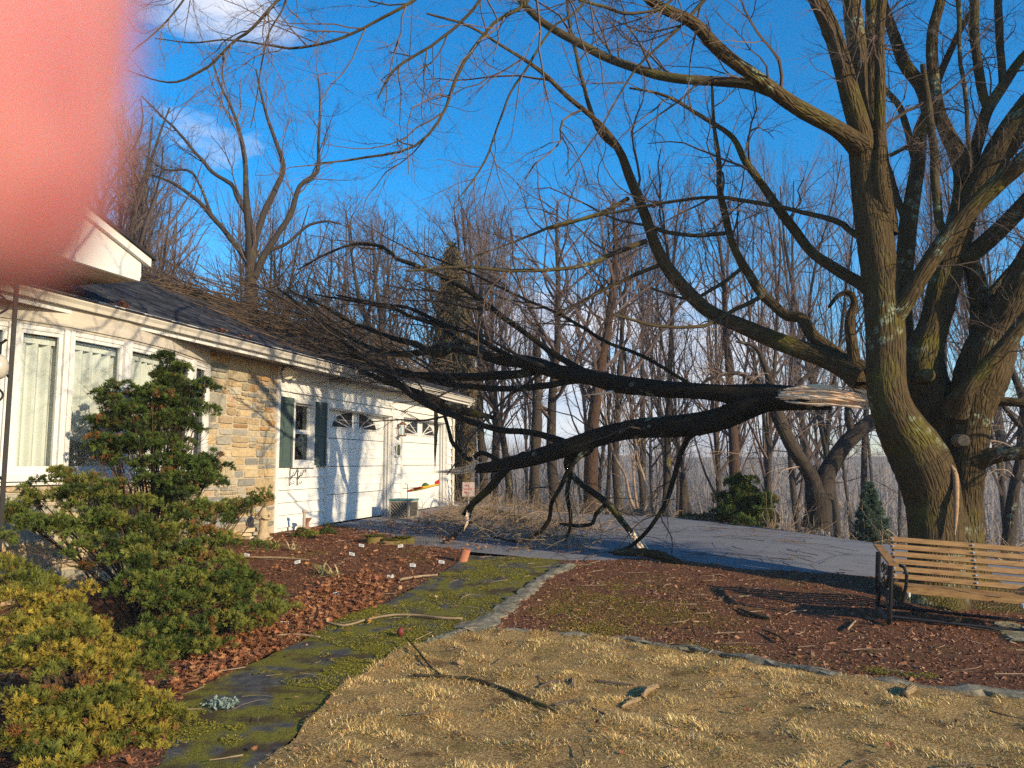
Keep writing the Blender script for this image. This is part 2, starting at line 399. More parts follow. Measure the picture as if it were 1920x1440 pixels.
poly_sheet('mulch_bed_right', edgeR + near_drive[::-1] + edgeL, .12, M_mulch, .020, mulchb, .006)
bedL = [g2(650, 990), g2(705, 1000), g2(770, 1021), g2(880, 1036)] + path_left + [(-7, 2.0), (-7, 14.6), (-3.95, 13.4), (-3.55, 14.75)]
poly_sheet('mulch_bed_left', bedL, .12, M_mulch, .022, mulchb, .006)
# mossy stone path
M = NM('mossy_path', .9, .25); co = M.coord()
v = M.n('TexVoronoi', feature='DISTANCE_TO_EDGE'); v.inputs['Scale'].default_value = 1.25; M.l(M.coord(), v.inputs['Vector'])
slate = M.ramp(M.noise(co, 14, 5), [(.3, (.035, .036, .036)), (.7, (.10, .10, .098))])
mossc = M.ramp(M.noise(co, 90, 3, .7), [(.3, (.045, .045, .009)), (.55, (.18, .165, .02)), (.75, (.33, .28, .035))])
mk1 = M.ramp(M.noise(co, 2.6, 6, .62), [(.46, (0, 0, 0)), (.54, (1, 1, 1))])
edgeM = M.ramp(v.outputs['Distance'], [(.03, (1, 1, 1)), (.11, (0, 0, 0))])
mask = M.mix(1.0, mk1, edgeM, 'SCREEN'); dirt = M.ramp(M.noise(co, 3.7, 4), [(.5, (0, 0, 0)), (.62, (.8,) * 3)])
c = M.mix(mask, slate, mossc); c = M.mix(dirt, c, (.05, .028, .017))
M.color(c); M.bump(M.mix(mask, M.noise(co, 12, 3), M.noise(co, 120, 3)), .9, .015)
path_poly = [g2(878, 1044), g2(960, 1046), g2(1050, 1052)] + edgeL + lawn_left + path_left[::-1]
poly_sheet('path', path_poly, .12, M.m, .018, lambda x, y: fbm(x, y, 2.5, 11, 2) * .006, .008)
# lawn
M = NM('dormant_lawn', .95, .1); co = M.coord()
c = M.ramp(M.noise(co, 75, 6, .8), [(.36, (.08, .045, .02)), (.5, (.36, .235, .095)), (.64, (.74, .52, .23))])
c = M.mix(M.ramp(M.noise(co, 2.2, 4), [(.5, (0, 0, 0)), (.68, (.6,) * 3)]), c, (.11, .10, .025))
c = M.mix(M.ramp(M.noise(co, 4.2, 4), [(.56, (0, 0, 0)), (.66, (.7,) * 3)]), c, (.075, .042, .025))
M.color(c); M.bump(M.noise(co, 60, 4, .8), 1, .02)
lawn_poly = edgeR + [(7, 1.0), (1, 1.0), (-2.0, 1.6)] + lawn_left[::-1]
poly_sheet('lawn', lawn_poly, .09, M.m, .026, lawnb, .008)

# stone edging strips
M = NM('edging_stone', .9, .25); co = M.coord()
c = M.ramp(M.noise(co, 11, 6, .7), [(.3, (.07, .065, .045)), (.55, (.20, .18, .13)), (.75, (.34, .31, .24))])
c = M.mix(M.ramp(M.noise(co, 3.3, 4), [(.5, (0, 0, 0)), (.7, (.7,) * 3)]), c, (.10, .11, .06)); M.color(c); M.bump(M.noise(co, 30, 5), .7, .012)
M_edge = M.m
def strip(px_pts, label, seed, name='stone_edging'):
    """(px, py, half width in metres) along the edge: a low lumpy stone ribbon with thickness"""
    rng = np.random.default_rng(seed)
    pts = []; hw = []
    for a in px_pts:
        p = G(a[0], a[1]); pts.append([p[0], p[1], 0]); hw.append(a[2])
    n = 60; C, W = resample(pts, hw, n); W = W * (.95 + .45 * fbm(np.arange(n) * .43, np.zeros(n), 1, seed)) ; T = norm(np.gradient(C, axis=0)); S = np.stack([-T[:, 1], T[:, 0]], 1)
    prof = [(-1, -.06), (-.94, .004), (-.55, .012), (0, .017), (.5, .012), (.95, .002), (1, -.06)]; V = []
    for i in range(n):
        for k, (s, h) in enumerate(prof):
            j = rng.normal() * .010
            x, y = C[i, :2] + S[i] * (s * W[i] + j); V.append((x, y, gz(x, y) + .030 + h + rng.normal() * .003 + .012 * math.sin(i * .9 + seed)))
    m = len(prof); f = [(i * m + k, i * m + k + 1, (i + 1) * m + k + 1, (i + 1) * m + k) for i in range(n - 1) for k in range(m - 1)]
    o = mk(name, V, np.array(f)[:, ::-1], M_edge)
    return tag(o, label, 'stone edging', None)
strip([(1068, 1064, .09), (1040, 1078, .10), (1010, 1096, .09), (990, 1112, .09), (960, 1136, .13), (930, 1160, .10), (900, 1174, .16), (868, 1186, .12)], 'grey broken flagstone edging between the mossy path and the mulch bed', 1)
strip([(868, 1190, .05), (835, 1200, .045), (800, 1212, .03)], 'short pale curled end of edging stone at the tip of the lawn', 2)
strip([(900, 1183, .12), (960, 1190, .05), (1040, 1196, .035), (1110, 1200, .03), (1180, 1207, .03), (1250, 1217, .035), (1330, 1228, .03), (1400, 1241, .04), (1480, 1256, .04), (1560, 1272, .055), (1620, 1283, .05), (1700, 1291, .055), (1780, 1300, .06), (1850, 1303, .08), (1930, 1310, .09)], 'long thin stone edging strip curving between the dry lawn and the dark mulch', 3)
strip([(1885, 1175, .10), (1915, 1195, .16), (1945, 1215, .2)], 'flat mossy flagstone at the right beside the bench runner', 4, 'flagstone')

# ------------------------------------------------------------------ the house
HA = R_(15.1); HU = np.array([math.sin(HA), math.cos(HA), 0]); HN = np.array([math.cos(HA), -math.sin(HA), 0]); W0 = np.array([-3.54, 14.84, .305])
def HF(v): v = np.asarray(v, float); return v[:, :1] * HU + v[:, 1:2] * HN + v[:, 2:3] * np.array([0, 0, 1.])
def HW(u, n, z): return W0 + HU * u + HN * n + np.array([0, 0, z])
def hb(mb, u0, u1, n0, n1, z0, z1, col=(1, 1, 1)): mb.box((u0, n0, z0), (u1, n1, z1), HF, col)
house = thing('ranch_house', W0, 'long low house with stone and white siding walls and a dark shingle roof', 'house')
def hpart(mb, name, mat, parent=None, **k): return mb.build(name, mat, parent or house, **k)
rs = np.random.default_rng(7)
EAVE = 2.97; SL = .455; RIDGE_N = -3.8
def roofz(n): return EAVE + SL * (.62 - n)
# siding wall: stepped boards, with openings left for window and garage doors
opens = [(-1.28, -.52, 1.14, 2.33), (0.0, 3.02, -1, 2.26), (3.62, 6.66, -1, 2.28)]
m = MB(); cz = -.12; CH_ = .213
while cz < 2.86:
    z0, z1 = cz, min(cz + CH_, 2.88); segs = [(-1.74, 7.17)]
    for (a, b, c, d) in opens:
        if z1 > c + .02 and z0 < d - .02:
            ns = []
            for (s, e) in segs:
                if a > s: ns.append((s, min(a, e)))
                if b < e: ns.append((max(b, s), e))
            segs = [q for q in ns if q[1] - q[0] > .02]
    for s, e in segs:
        t = rs.uniform(-.001, .001)
        m.add(HF(np.array([[s, -.012 + t, z0], [e, -.012 + t, z0], [e, -.020 + t, z1], [s, -.020 + t, z1], [s, .018 + t, z0], [e, .018 + t, z0]])), [(4, 5, 2, 3), (0, 1, 5, 4), (0, 4, 3), (1, 2, 5)])
    cz += CH_
hpart(m, 'siding', M_white)
m = MB(); hb(m, -1.74, -.0, -.25, -.03, -.3, 1.12); hb(m, -1.74, 7.1, -.25, -.03, 2.34, 2.9); hb(m, -1.74, -1.3, -.25, -.03, 1.12, 2.34); hb(m, -.5, -.02, -.25, -.03, 1.12, 2.34); hb(m, 3.04, 3.6, -.25, -.03, -.3, 2.34); hb(m, 6.68, 7.1, -.25, -.03, -.3, 2.34)
hb(m, 6.95, 7.16, -7.4, -.26, -.3, 2.9); hb(m, -8.5, 6.9, -7.5, -7.3, -.3, 2.9)
hpart(m, 'wall', M_white)
m = MB(); hb(m, -1.28, -.52, -1.2, -1.0, .8, 2.5); hb(m, 0, 7, -2.6, -2.5, -.2, 2.4); hpart(m, 'dark_interior', M_room)
for u in (-1.79, 7.13): m = MB(); hb(m, u, u + .09, -.03, .03, -.15, 2.85); hpart(m, 'corner_board', M_trim)
m = MB()
m.v and hpart(m, 'corner_board', M_trim)
for (a, b, c, d) in opens[1:]:
    m = MB(); hb(m, a - .09, a, -.02, .03, -.02, d + .11); hb(m, b, b + .09, -.02, .03, -.02, d + .11); hb(m, a + .001, b - .001, -.02, .028, d, d + .105)
    hb(m, b - .02, b - .001, -.22, -.021, -.02, d - .001); hb(m, a + .001, a + .02, -.22, -.021, -.02, d - .001); hb(m, a + .021, b - .021, -.22, -.021, d - .02, d - .001)
    hb(m, b - .05, b - .021, -.14, -.10, -.02, d - .021); hb(m, b - .05, b - .021, -.075, -.05, -.02, d - .021)
    hpart(m, 'door_trim', M_trim)
# garage doors
def garage_door(a, b, top):
    m = MB(); n0 = -.20; H = top - .03
    for i in range(4):
        z0 = .02 + H * i / 4; z1 = .02 + H * (i + 1) / 4 - .014
        hb(m, a + .02, b - .02, n0 - .04, n0, z0, z1)
        for k in (.30, .66): zz = z0 + (z1 - z0) * k; hb(m, a + .06, b - .06, n0, n0 + .010, zz, zz + .03)
    d = hpart(m, 'garage_door', M_white)
    mid = (a + b) / 2 + .03
    gl = MB(); fr = MB()
    zb = 1.90; Rr = .36
    for s in (-1, 1):
        cx_ = mid + s * .13; wd = .92
        arc = [(cx_ + s * wd * math.sin(t), zb + Rr * math.cos(t)) for t in np.linspace(0, math.pi / 2, 13)]
        pts = [(cx_, zb)] + arc; v = HF(np.array([[p[0], n0 + .010, p[1]] for p in pts])); f = [(0, i, i + 1) if s < 0 else (0, i + 1, i) for i in range(1, len(pts) - 1)]; gl.add(v, f)
        for t in (math.radians(38), math.radians(64)):
            e = (cx_ + s * wd * math.sin(t), zb + Rr * math.cos(t)); fr.tube([(cx_ + s * .02, n0 + .014, zb + .01), (e[0], n0 + .014, e[1])], .014, 4, HF)
        fr.tube([(p[0], n0 + .012, p[1]) for p in arc], .020, 4, HF); fr.tube([(cx_, n0 + .012, zb), (cx_ + s * wd, n0 + .012, zb)], .020, 4, HF); fr.tube([(cx_, n0 + .012, zb), (cx_, n0 + .012, zb + Rr)], .02, 4, HF)
    hpart(gl, 'fan_window', M_doorglass, d); hpart(fr, 'window_frame', M_trim, d)
M_doorglass = simple('dark_pane', (.012, .013, .016), .12, .2, 2, 0, .6)
garage_door(0, 3.02, 2.26); garage_door(3.62, 6.66, 2.28)
# double hung window with shutters
m = MB(); a, b, c, d = opens[0]
def fr_rect(m, a, b, c, d, t, n0, n1): hb(m, a, a + t, n0, n1, c, d); hb(m, b - t, b, n0, n1, c, d); hb(m, a + t, b - t, n0, n1, c, c + t); hb(m, a + t, b - t, n0, n1, d - t, d)
fr_rect(m, a, b, c, d, .07, -.10, .03); hb(m, a - .02, b + .02, .031, .06, c - .03, c + .015)
wf = hpart(m, 'window', M_trim)
m = MB(); fr_rect(m, a + .07, b - .07, c + .07, (c + d) / 2 + .02, .04, -.07, -.02); fr_rect(m, a + .07, b - .07, (c + d) / 2 + .021, d - .07, .035, -.095, -.045); hpart(m, 'sash', M_trim, wf)
m = MB(); zm = (c + d) / 2; m.add(HF(np.array([(a + .11, -.06, c + .1), (b - .11, -.06, c + .1), (b - .11, -.06, zm - .01), (a + .11, -.06, zm - .01), (a + .10, -.08, zm + .05), (b - .10, -.08, zm + .05), (b - .10, -.08, d - .1), (a + .10, -.08, d - .1)])), [(0, 1, 2, 3), (4, 5, 6, 7)]); hpart(m, 'glass', M_glass, wf)
m = MB(); m.tube([(-.9, -.35, 1.95), (-.9, -.35, 2.2)], [.10, .05], 10, HF); hpart(m, 'lamp_shade', simple('pale_shade', (.6, .5, .33), .8), wf)
for (s0, s1) in ((-1.70, -1.30), (-.50, -.10)):
    m = MB(); z0, z1 = 1.13, 2.33
    fr_rect(m, s0, s1, z0, z1, .06, .02, .05); hb(m, s0 + .06, s1 - .06, .02, .05, 1.70, 1.77); hb(m, s0 + .061, s1 - .061, .02, .034, z0 + .061, 1.699); hb(m, s0 + .061, s1 - .061, .02, .034, 1.771, z1 - .061)
    hb(m, s0 + .09, s1 - .09, .034, .044, z0 + .10, 1.66); hb(m, s0 + .09, s1 - .09, .034, .044, 1.81, z1 - .10)
    hpart(m, 'shutter', M_shut)
# stone wall: irregular coursed stones set in mortar
STC = [(.50, .37, .20), (.56, .43, .25), (.44, .30, .16), (.34, .32, .27), (.29, .285, .25), (.23, .235, .22), (.47, .36, .24), (.52, .37, .25), (.46, .35, .21), (.40, .37, .29), (.50, .40, .25), (.40, .24, .11), (.30, .285, .23), (.48, .40, .27), (.42, .36, .24)]
def stones(m, u0, u1, z0, z1, fr, seed, pmin=.10):
    r = random.Random(seed); z = z0
    def rect(a, b, c, d, depth):
        if (b - a) > .3 and depth > 0 and (b - a) > 3.2 * (d - c) and r.random() < .7 or (b - a) > .66:
            k = a + (b - a) * r.uniform(.3, .7); rect(a, k, c, d, depth - 1); rect(k, b, c, d, depth - 1); return
        if (d - c) > .14 and r.random() < .86:
            k = c + (d - c) * r.uniform(.35, .65); rect(a, b, c, k, depth - 1); rect(a, b, k, d, depth - 1); return
        g_ = .008; j = lambda: r.uniform(-.012, .012)
        co = np.array(r.choice(STC)) * r.uniform(.62, 1.0); h = r.uniform(.012, .035)
        base = [(a + g_ + j(), c + g_ + j() * .6), (b - g_ + j(), c + g_ + j() * .6), (b - g_ + j() * 2, d - g_ + j() * .6), (a + g_ + j() * 2, d - g_ + j() * .6)]
        mx, mz = (a + b) / 2, (c + d) / 2; ring = []
        for i in range(4):
            p, q = base[i], base[(i + 1) % 4]; ring.append(p); ring.append(((p[0] + q[0]) / 2 + j() * .7, (p[1] + q[1]) / 2 + j() * .7))
        ring = [(mx + (x - mx) * (.93 if i % 2 == 0 else 1), mz + (zz - mz) * (.9 if i % 2 == 0 else 1)) for i, (x, zz) in enumerate(ring)]
        v = [(x, -.005, zz) for x, zz in ring] + [(mx + (x - mx) * (1 - .014 / max(.05, b - a)), h + r.uniform(-.004, .004), mz + (zz - mz) * (1 - .014 / max(.04, d - c))) for x, zz in ring]
        f = [(i, (i + 1) % 8, (i + 1) % 8 + 8, i + 8) for i in range(8)] + [list(range(8, 16))]
        m.add(fr(np.array(v)), f, tuple(co))
    while z < z1 - .03:
        h = min(r.uniform(.22, .42), z1 - z); 
        if z1 - z - h < .08: h = z1 - z
        u = u0
        while u < u1 - .03:
            wd = min(r.uniform(.35, .8), u1 - u)
            if u1 - u - wd < .12: wd = u1 - u
            rect(u, u + wd, z, z + h, 3); u += wd
        z += h
m = MB(); stones(m, -3.64, -1.80, -.2, 2.86, HF, 5); stw = hpart(m, 'stone_wall', M_stone, usecol=True)
m = MB(); hb(m, -3.66, -1.79, -.25, .006, -.3, 2.87); hpart(m, 'mortar', M_mortar, stw)
# bow window
BOW = [(-3.68, .03), (-4.25, .2), (-5.0, .42), (-5.85, .52), (-6.68, .50), (-7.22, .36), (-7.9, .06)]
bow = MB(); gls = MB(); cur = MB(); sill = MB(); fz = MB(); below = MB(); mor = MB()
ZS, ZT = 1.07, 2.62
def seg_fr(p, q):
    p, q = np.array(p), np.array(q); Ls = np.linalg.norm(q - p); t = (q - p) / Ls; nn = np.array([-t[1], t[0]]); nn = nn if nn[1] > 0 else -nn
    def f(v):
        v = np.asarray(v, float); uv = p + v[:, :1] * t + v[:, 1:2] * nn; return HF(np.column_stack([uv, v[:, 2]]))
    return f, Ls
for k, (p, q) in enumerate(zip(BOW[:-1], BOW[1:])):
    f, Ls = seg_fr(q, p); e = .0
    bow.box((0, -.08, ZS), (.055, .045, ZT), f); bow.box((Ls - .055, -.08, ZS), (Ls, .045, ZT), f)
    bow.box((.056, -.05, ZS), (Ls - .056, .02, ZS + .05), f); bow.box((.056, -.05, ZT - .05), (Ls - .056, .02, ZT), f)
    for (x0, x1, z0, z1) in ((.056, .095, ZS + .051, ZT - .051), (Ls - .095, Ls - .056, ZS + .051, ZT - .051)): bow.box((x0, -.03, z0), (x1, .008, z1), f)
    bow.box((.096, -.03, ZS + .051), (Ls - .096, .008, ZS + .09), f); bow.box((.096, -.03, ZT - .09), (Ls - .096, .008, ZT - .051), f)
    gls.add(f(np.array([(.09, -.016, ZS + .085), (Ls - .09, -.016, ZS + .085), (Ls - .09, -.016, ZT - .085), (.09, -.016, ZT - .085)])), [(0, 1, 2, 3)])
    nn = 46; xs = np.linspace(-.02, Ls + .02, nn); yy = -.125 + .034 * np.sin(xs * 2 * np.pi / .13) + .006 * np.sin(xs * 31)
    v = f(np.concatenate([np.column_stack([xs, yy, np.full(nn, ZS + .03)]), np.column_stack([xs, yy, np.full(nn, ZT - .17)])])); cur.add(v, np.array([(i, i + 1, nn + i + 1, nn + i) for i in range(nn - 1)]))
    cur.box((0, -.12, ZT - .175), (Ls, -.09, ZT - .095), f)
    sill.box((-.01, -.1, ZS - .06), (Ls + .01, .10, ZS - .001), f); sill.box((-.01, -.1, ZS - .10), (Ls + .01, .06, ZS - .061), f)
    fz.box((-.01, -.09, ZT + .001), (Ls + .01, .03, 2.86), f); fz.box((-.01, .03, ZT + .03), (Ls + .01, .05, ZT + .10), f)
    stones(below, 0, Ls, -.25, ZS - .105, f, 20 + k); mor.box((0, -.12, -.35), (Ls, .006, ZS - .102), f)
bw = hpart(bow, 'bow_window', M_trim); hpart(gls, 'glass', M_glass, bw); hpart(cur, 'curtain', M_curtain, bw); hpart(sill, 'sill', M_trim, bw)
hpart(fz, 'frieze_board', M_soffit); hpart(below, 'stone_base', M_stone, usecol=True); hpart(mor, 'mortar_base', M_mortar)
m = MB(); stones(m, -10.5, -7.88, -.3, 2.86, HF, 9); s2 = hpart(m, 'stone_wall', M_stone, usecol=True); m = MB(); hb(m, -10.5, -7.9, -.3, .006, -.35, 2.87); hpart(m, 'mortar', M_mortar, s2)
m = MB(); hb(m, -8.2, -3.4, -1.1, -1.0, 0, 2.87); hpart(m, 'room_wall', M_room)
# soffit, fascia, gutter
m = MB(); u = -10.5
while u < 7.25: hb(m, u, u + .145, -1.0, .50, 2.862 + .002, 2.88); hb(m, u + .147, u + .155, -1.0, .50, 2.870, 2.88); u += .157
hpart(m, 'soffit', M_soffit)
m = MB(); hb(m, -10.5, 7.3, .501, .53, 2.80, 2.975); hpart(m, 'fascia', M_trim)
m = MB(); prof = [(.531, 2.99), (.531, 2.862), (.60, 2.862), (.615, 2.90), (.645, 2.935), (.65, 2.975), (.64, 2.985), (.632, 2.975), (.628, 2.94), (.60, 2.905), (.59, 2.872), (.54, 2.872)]
us = (-10.5, 7.34); v = [(uu, n, z) for uu in us for n, z in prof]; k = len(prof)
m.add(HF(np.array(v)), [(i, (i + 1) % k, (i + 1) % k + k, i + k) for i in range(k)] + [list(range(k)), list(range(k, 2 * k))])
for uu in np.arange(-10, 7.3, 1.1): hb(m, uu, uu + .012, .532, .640, 2.976, 2.984)
gut = hpart(m, 'gutter', M_gutter)
m = MB(); m.tube([(7.05, .58, 2.86), (7.05, .5, 2.74), (7.1, .06, 2.55), (7.1, .05, .05), (7.1, .2, 0)], .035, 6, HF); hpart(m, 'downspout', M_gutter)
# shingle roof in overlapping courses
m = MB(); r = random.Random(3); ex = .135; n = .66; ctab = [(.018, .02, .028), (.026, .028, .037), (.035, .037, .047), (.05, .053, .062)]
while n > RIDGE_N:
    n1 = n - ex / math.sqrt(1 + SL ** 2); u = -10.5 + r.uniform(-.3, 0)
    while u < 7.36:
        wd = r.choice((.12, .17, .24, .3)); lift = .008 + r.choice((0, .007)); u1 = min(u + wd, 7.38)
        v = [(u, n, roofz(n) + .008 + lift), (u1, n, roofz(n) + .008 + lift), (u1, n1 - .02, roofz(n1 - .02) + .010), (u, n1 - .02, roofz(n1 - .02) + .010), (u, n, roofz(n)), (u1, n, roofz(n))]
        m.add(HF(np.array(v)), [(0, 1, 2, 3), (4, 5, 1, 0)], r.choice(ctab)); u = u1
    n = n1
rf = hpart(m, 'roof', M_roof, usecol=True)
m = MB()
v = [(-10.5, .60, roofz(.60)), (7.36, .60, roofz(.60)), (7.36, RIDGE_N, roofz(RIDGE_N)), (-10.5, RIDGE_N, roofz(RIDGE_N)), (-10.5, -8.2, 2.97), (7.36, -8.2, 2.97), (-10.5, .60, roofz(.60) - .03), (7.36, .60, roofz(.60) - .03), (7.36, RIDGE_N, roofz(RIDGE_N) - .06), (-10.5, RIDGE_N, roofz(RIDGE_N) - .06), (-10.5, -8.2, 2.9), (7.36, -8.2, 2.9)]
m.add(HF(np.array(v) - [0, 0, .004]), [(0, 1, 2, 3), (3, 2, 5, 4), (7, 6, 9, 8), (8, 9, 10, 11), (0, 6, 7, 1), (5, 11, 10, 4), (1, 7, 8, 2), (2, 8, 11, 5)])
hpart(m, 'roof_deck', simple('roof_deck', (.04, .042, .05), .9), rf)
m = MB(); m.add(HF(np.array([(7.14, -.02, 2.88), (7.14, -7.3, 2.88), (7.14, RIDGE_N, roofz(RIDGE_N) - .1)])), [(0, 1, 2)]); m.add(HF(np.array([(7.30, .6, roofz(.6) - .17), (7.30, .6, roofz(.6) - .02), (7.30, RIDGE_N, roofz(RIDGE_N) - .02), (7.30, RIDGE_N, roofz(RIDGE_N) - .19)])), [(0, 1, 2, 3)]); hpart(m, 'gable', M_white)
# porch gable standing higher, toward the camera
PU, PNn, PZ = -6.46, 1.2, 3.17
ps = .31
m = MB(); ul = PU - 5.2; ap = PU - 2.6
prof = [(PU, PZ), (PU, 3.40), (ap, 3.40 + ps * 2.6), (ul, 3.40), (ul, PZ)]
m.add(HF(np.array([(u, PNn, z) for u, z in prof] + [(u, PNn - .05, z) for u, z in prof])), [[0, 1, 2, 3, 4], (0, 5, 6, 1), (4, 3, 8, 9), (0, 4, 9, 5)]); pg = hpart(m, 'porch_gable', M_trim)
m = MB(); 
for (s, e) in ((PU + .10, ap), (ul - .1, ap)):
    ze = 3.40 - .03; za = 3.40 + ps * 2.6
    m.add(HF(np.array([(s, PNn + .001, ze - .02), (e, PNn + .001, za - .0), (e, PNn + .001, za + .11), (s, PNn + .001, ze + .09), (s, PNn + .05, ze - .02), (e, PNn + .05, za - .0), (e, PNn + .05, za + .11), (s, PNn + .05, ze + .09)])), [(4, 5, 6, 7), (0, 4, 7, 3), (0, 1, 5, 4), (3, 7, 6, 2)])
hpart(m, 'rake_board', M_trim)
m = MB(); n = 0
for (s, e) in ((PU + .14, ap), (ul - .14, ap)):
    ze = 3.46; za = ze + ps * abs(e - s); v = [(s, PNn + .08, ze), (e, PNn + .08, za), (e, -3.5, za), (s, -3.5, ze), (s, PNn + .08, ze - .03), (e, PNn + .08, za - .03), (e, -3.5, za - .03), (s, -3.5, ze - .03)]
    m.add(HF(np.array(v)), [(0, 1, 2, 3), (4, 0, 3, 7), (4, 5, 1, 0), (4, 7, 6, 5)], (.03, .03, .035))
hpart(m, 'porch_roof', M_roof, usecol=True)
m = MB(); u = ul
n = 1.19
while n > -.9: hb(m, ul, PU - .002, n - .12, n - .008, PZ + .001, PZ + .02); hb(m, ul, PU - .002, n - .008, n, PZ + .012, PZ + .02); n -= .12
hpart(m, 'porch_soffit', simple('porch_soffit', (.36, .26, .18), .7, .1, 4))
m = MB(); hb(m, PU, PU + .02, -1.2, PNn - .01, PZ + .04, 3.42); hb(m, PU + .02, PU + .15, -1.2, PNn - .12, 3.26, 3.40); hpart(m, 'porch_gutter', M_trim)

# things fixed to the house
def onwall(u, n, z): return HW(u, n, z)
fl = thing('security_light', onwall(-1.55, 0, 2.72), 'round white twin security light under the eave beside the stone wall', 'lamp')
b_ = W0 + 0; H0 = HW(-1.55, 0, 2.72)
def HL(v): return HF(v)                    # offsets only
m = MB(); m.tube([(0, 0, .1), (0, .05, .1)], .06, 12, HL); m.tube([(0, .03, .08), (.05, .09, .03)], .02, 6, HL); m.tube([(0, .03, .08), (-.06, .09, .03)], .02, 6, HL); m.build('bracket', M_trim, fl)
for s in (-1, 1):
    m = MB(); dirv = np.array([s * .35 - .35, .8, -.25]); p = np.array([s * .09, .08, .02]); m.tube([p - dirv * .06, p, p + dirv * .07, p + dirv * .09], [.05, .075, .10, .10], 14, HL); hd = m.build('lamp_head', M_trim, fl)
    m = MB(); m.tube([p + dirv * .091, p + dirv * .10], [.085, .08], 14, HL); m.build('lens', simple('frosted_lens', (.62, .56, .42), .3), hd)
for k, uu in enumerate((-1.33, -1.08)):
    br = thing('plant_bracket', onwall(uu, 0, 1.0), ('left' if k == 0 else 'right') + ' of the two black scroll brackets under the shuttered window', 'bracket', 'scroll brackets on the siding')
    m = MB(); m.tube([(0, .025, -.2), (0, .025, .12)], .008, 5, HL)
    sc_ = [(0, .03, .04 - .1)] + [(.0, .05 + .09 * t, -.09 + .12 * t + .03 * math.sin(t * 6)) for t in np.linspace(0, 1, 8)] + [(0, .16, .06), (0, .19, .07), (0, .20, .04), (0, .18, .03)]
    sc_ = [(.55 * p[1], p[1] * .6, p[2]) for p in sc_]
    m.tube(sc_, .008, 5, HL); m.tube([(0.02, .05, -.15), (.05, .06, -.17), (.07, .07, -.14), (.05, .06, -.12)], .006, 5, HL); m.build('scroll', M_dark, br)
ln = thing('wall_lantern', onwall(3.30, 0, 1.98), 'rusty caged lantern hung on the siding between the two garage doors', 'lantern')
M_rust = simple('rusty_metal', (.16, .075, .05), .8, .4, 30, .3)
m = MB(); m.tube([(0, .02, .2), (0, .1, .22), (0, .14, .16)], .012, 5, HL); m.tube([(0, .14, .17), (0, .14, .10)], [.03, .11], 8, HL); m.build('lantern_roof', M_rust, ln); m = MB(); m.tube([(0, .14, -.14), (0, .14, -.17)], .09, 8, HL); m.build('lantern_base', M_rust, ln)
m = MB()
for i in range(6): a = i * math.pi / 3; m.tube([(.085 * math.cos(a), .14 + .085 * math.sin(a), -.15), (.10 * math.cos(a), .14 + .10 * math.sin(a), .11)], .007, 4, HL)
m.build('cage_bar', M_rust, ln)
m = MB(); m.tube([(0, .14, -.13), (0, .14, .08)], .06, 10, HL); m.build('glass', M_glass, ln)
th = thing('wall_plaque', onwall(3.31, .02, 1.50), 'small white framed square plaque below the rusty lantern', 'plaque')
m = MB(); m.box((-.11, 0, -.17), (.11, .025, .17), HL); m.build('frame', M_trim, th); m = MB(); m.box((-.075, .026, -.12), (.075, .03, .12), HL); m.build('picture', simple('green_picture', (.10, .11, .045), .6, .6, 30), th)

# iron porch post with scroll work and the globe hung on it
p0 = HW(-7.97, 1.2, -.15)
po = thing('porch_post', p0, 'thin black wrought iron porch post at the left edge', 'post')
m = MB(); m.tube([(0, 0, -.1), (0, 0, 3.3)], .024, 4); m.build('upright', M_dark, po)
m = MB(); m.tube([HU * -.32 + [0, 0, -.1], HU * -.32 + [0, 0, 3.3]], .022, 4); m.build('upright', M_dark, po)
for zc in (1.2, 2.1, 2.9):
    m = MB(); t = np.linspace(0, 1, 14)
    for s in (-1, 1): m.tube([HU * (-.16 + .14 * math.cos(a * 5.5) * s * (1 - .55 * a)) + np.array([0, 0, zc + s * (.30 * a)]) for a in t], .010, 5)
    m.build('scroll', M_dark, po)
gl_ = thing('globe_lantern', HW(-8.16, 1.28, 2.02), 'white rounded lantern hanging on the dark scroll at the left edge', 'lantern')
m = MB(); t = np.linspace(.05, math.pi - .05, 10); m.tube([(0, 0, .11 * math.cos(a)) for a in t], [.075 * math.sin(a) for a in t], 14); m.build('globe', simple('milk_glass', (.42, .39, .33), .3), gl_, smooth_=True)
m = MB(); m.tube([(0, 0, .11), (0, 0, .2), (.05, 0, .24)], .012, 5); m.build('hook', M_dark, gl_)

# ------------------------------------------------------------------ the big maple
def limb_mesh(name, pts, mat, parent, origin, sides=14, n=40, rough=.05, seed=0, col=None):
    """pts rows: (px, py, width in px, distance)"""
    c = [P(a[0], a[1], a[3]) for a in pts]; r = [pw(a[2], a[3]) / 2 for a in pts]
    C, Rr = resample(c, r, n); rng = np.random.default_rng(seed + 5)
    kk = np.linspace(0, 1, n)[:, None] * np.linalg.norm(C[-1] - C[0]) / max(.012, Rr.mean()) * .09; C = C + (np.sin(kk * 2.1 + rng.uniform(0, 6, 3)) + .6 * np.sin(kk * 4.7 + rng.uniform(0, 6, 3))) * Rr.mean() * .16 * (np.sin(np.linspace(0, np.pi, n))[:, None] ** .5)
    k = np.arange(n)[:, None] / n * np.linalg.norm(C[-1] - C[0]) / max(.05, Rr.mean()) * .25; j = np.arange(sides)[None] / sides * 6.283
    rn = 1 + rough * (np.sin(k * 1.3 + j * 2 + seed) + np.sin(k * 2.9 - j * 3 + seed * 2) * .6 + rng.normal(size=(n, sides)) * .35)
    v, f, bk = tubes(C[None], Rr[None], sides, rn[None])
    o = mk(name, v, f, mat, parent, origin, smooth_=True, bk=bk + seed * 3.1)
    return o, C, Rr
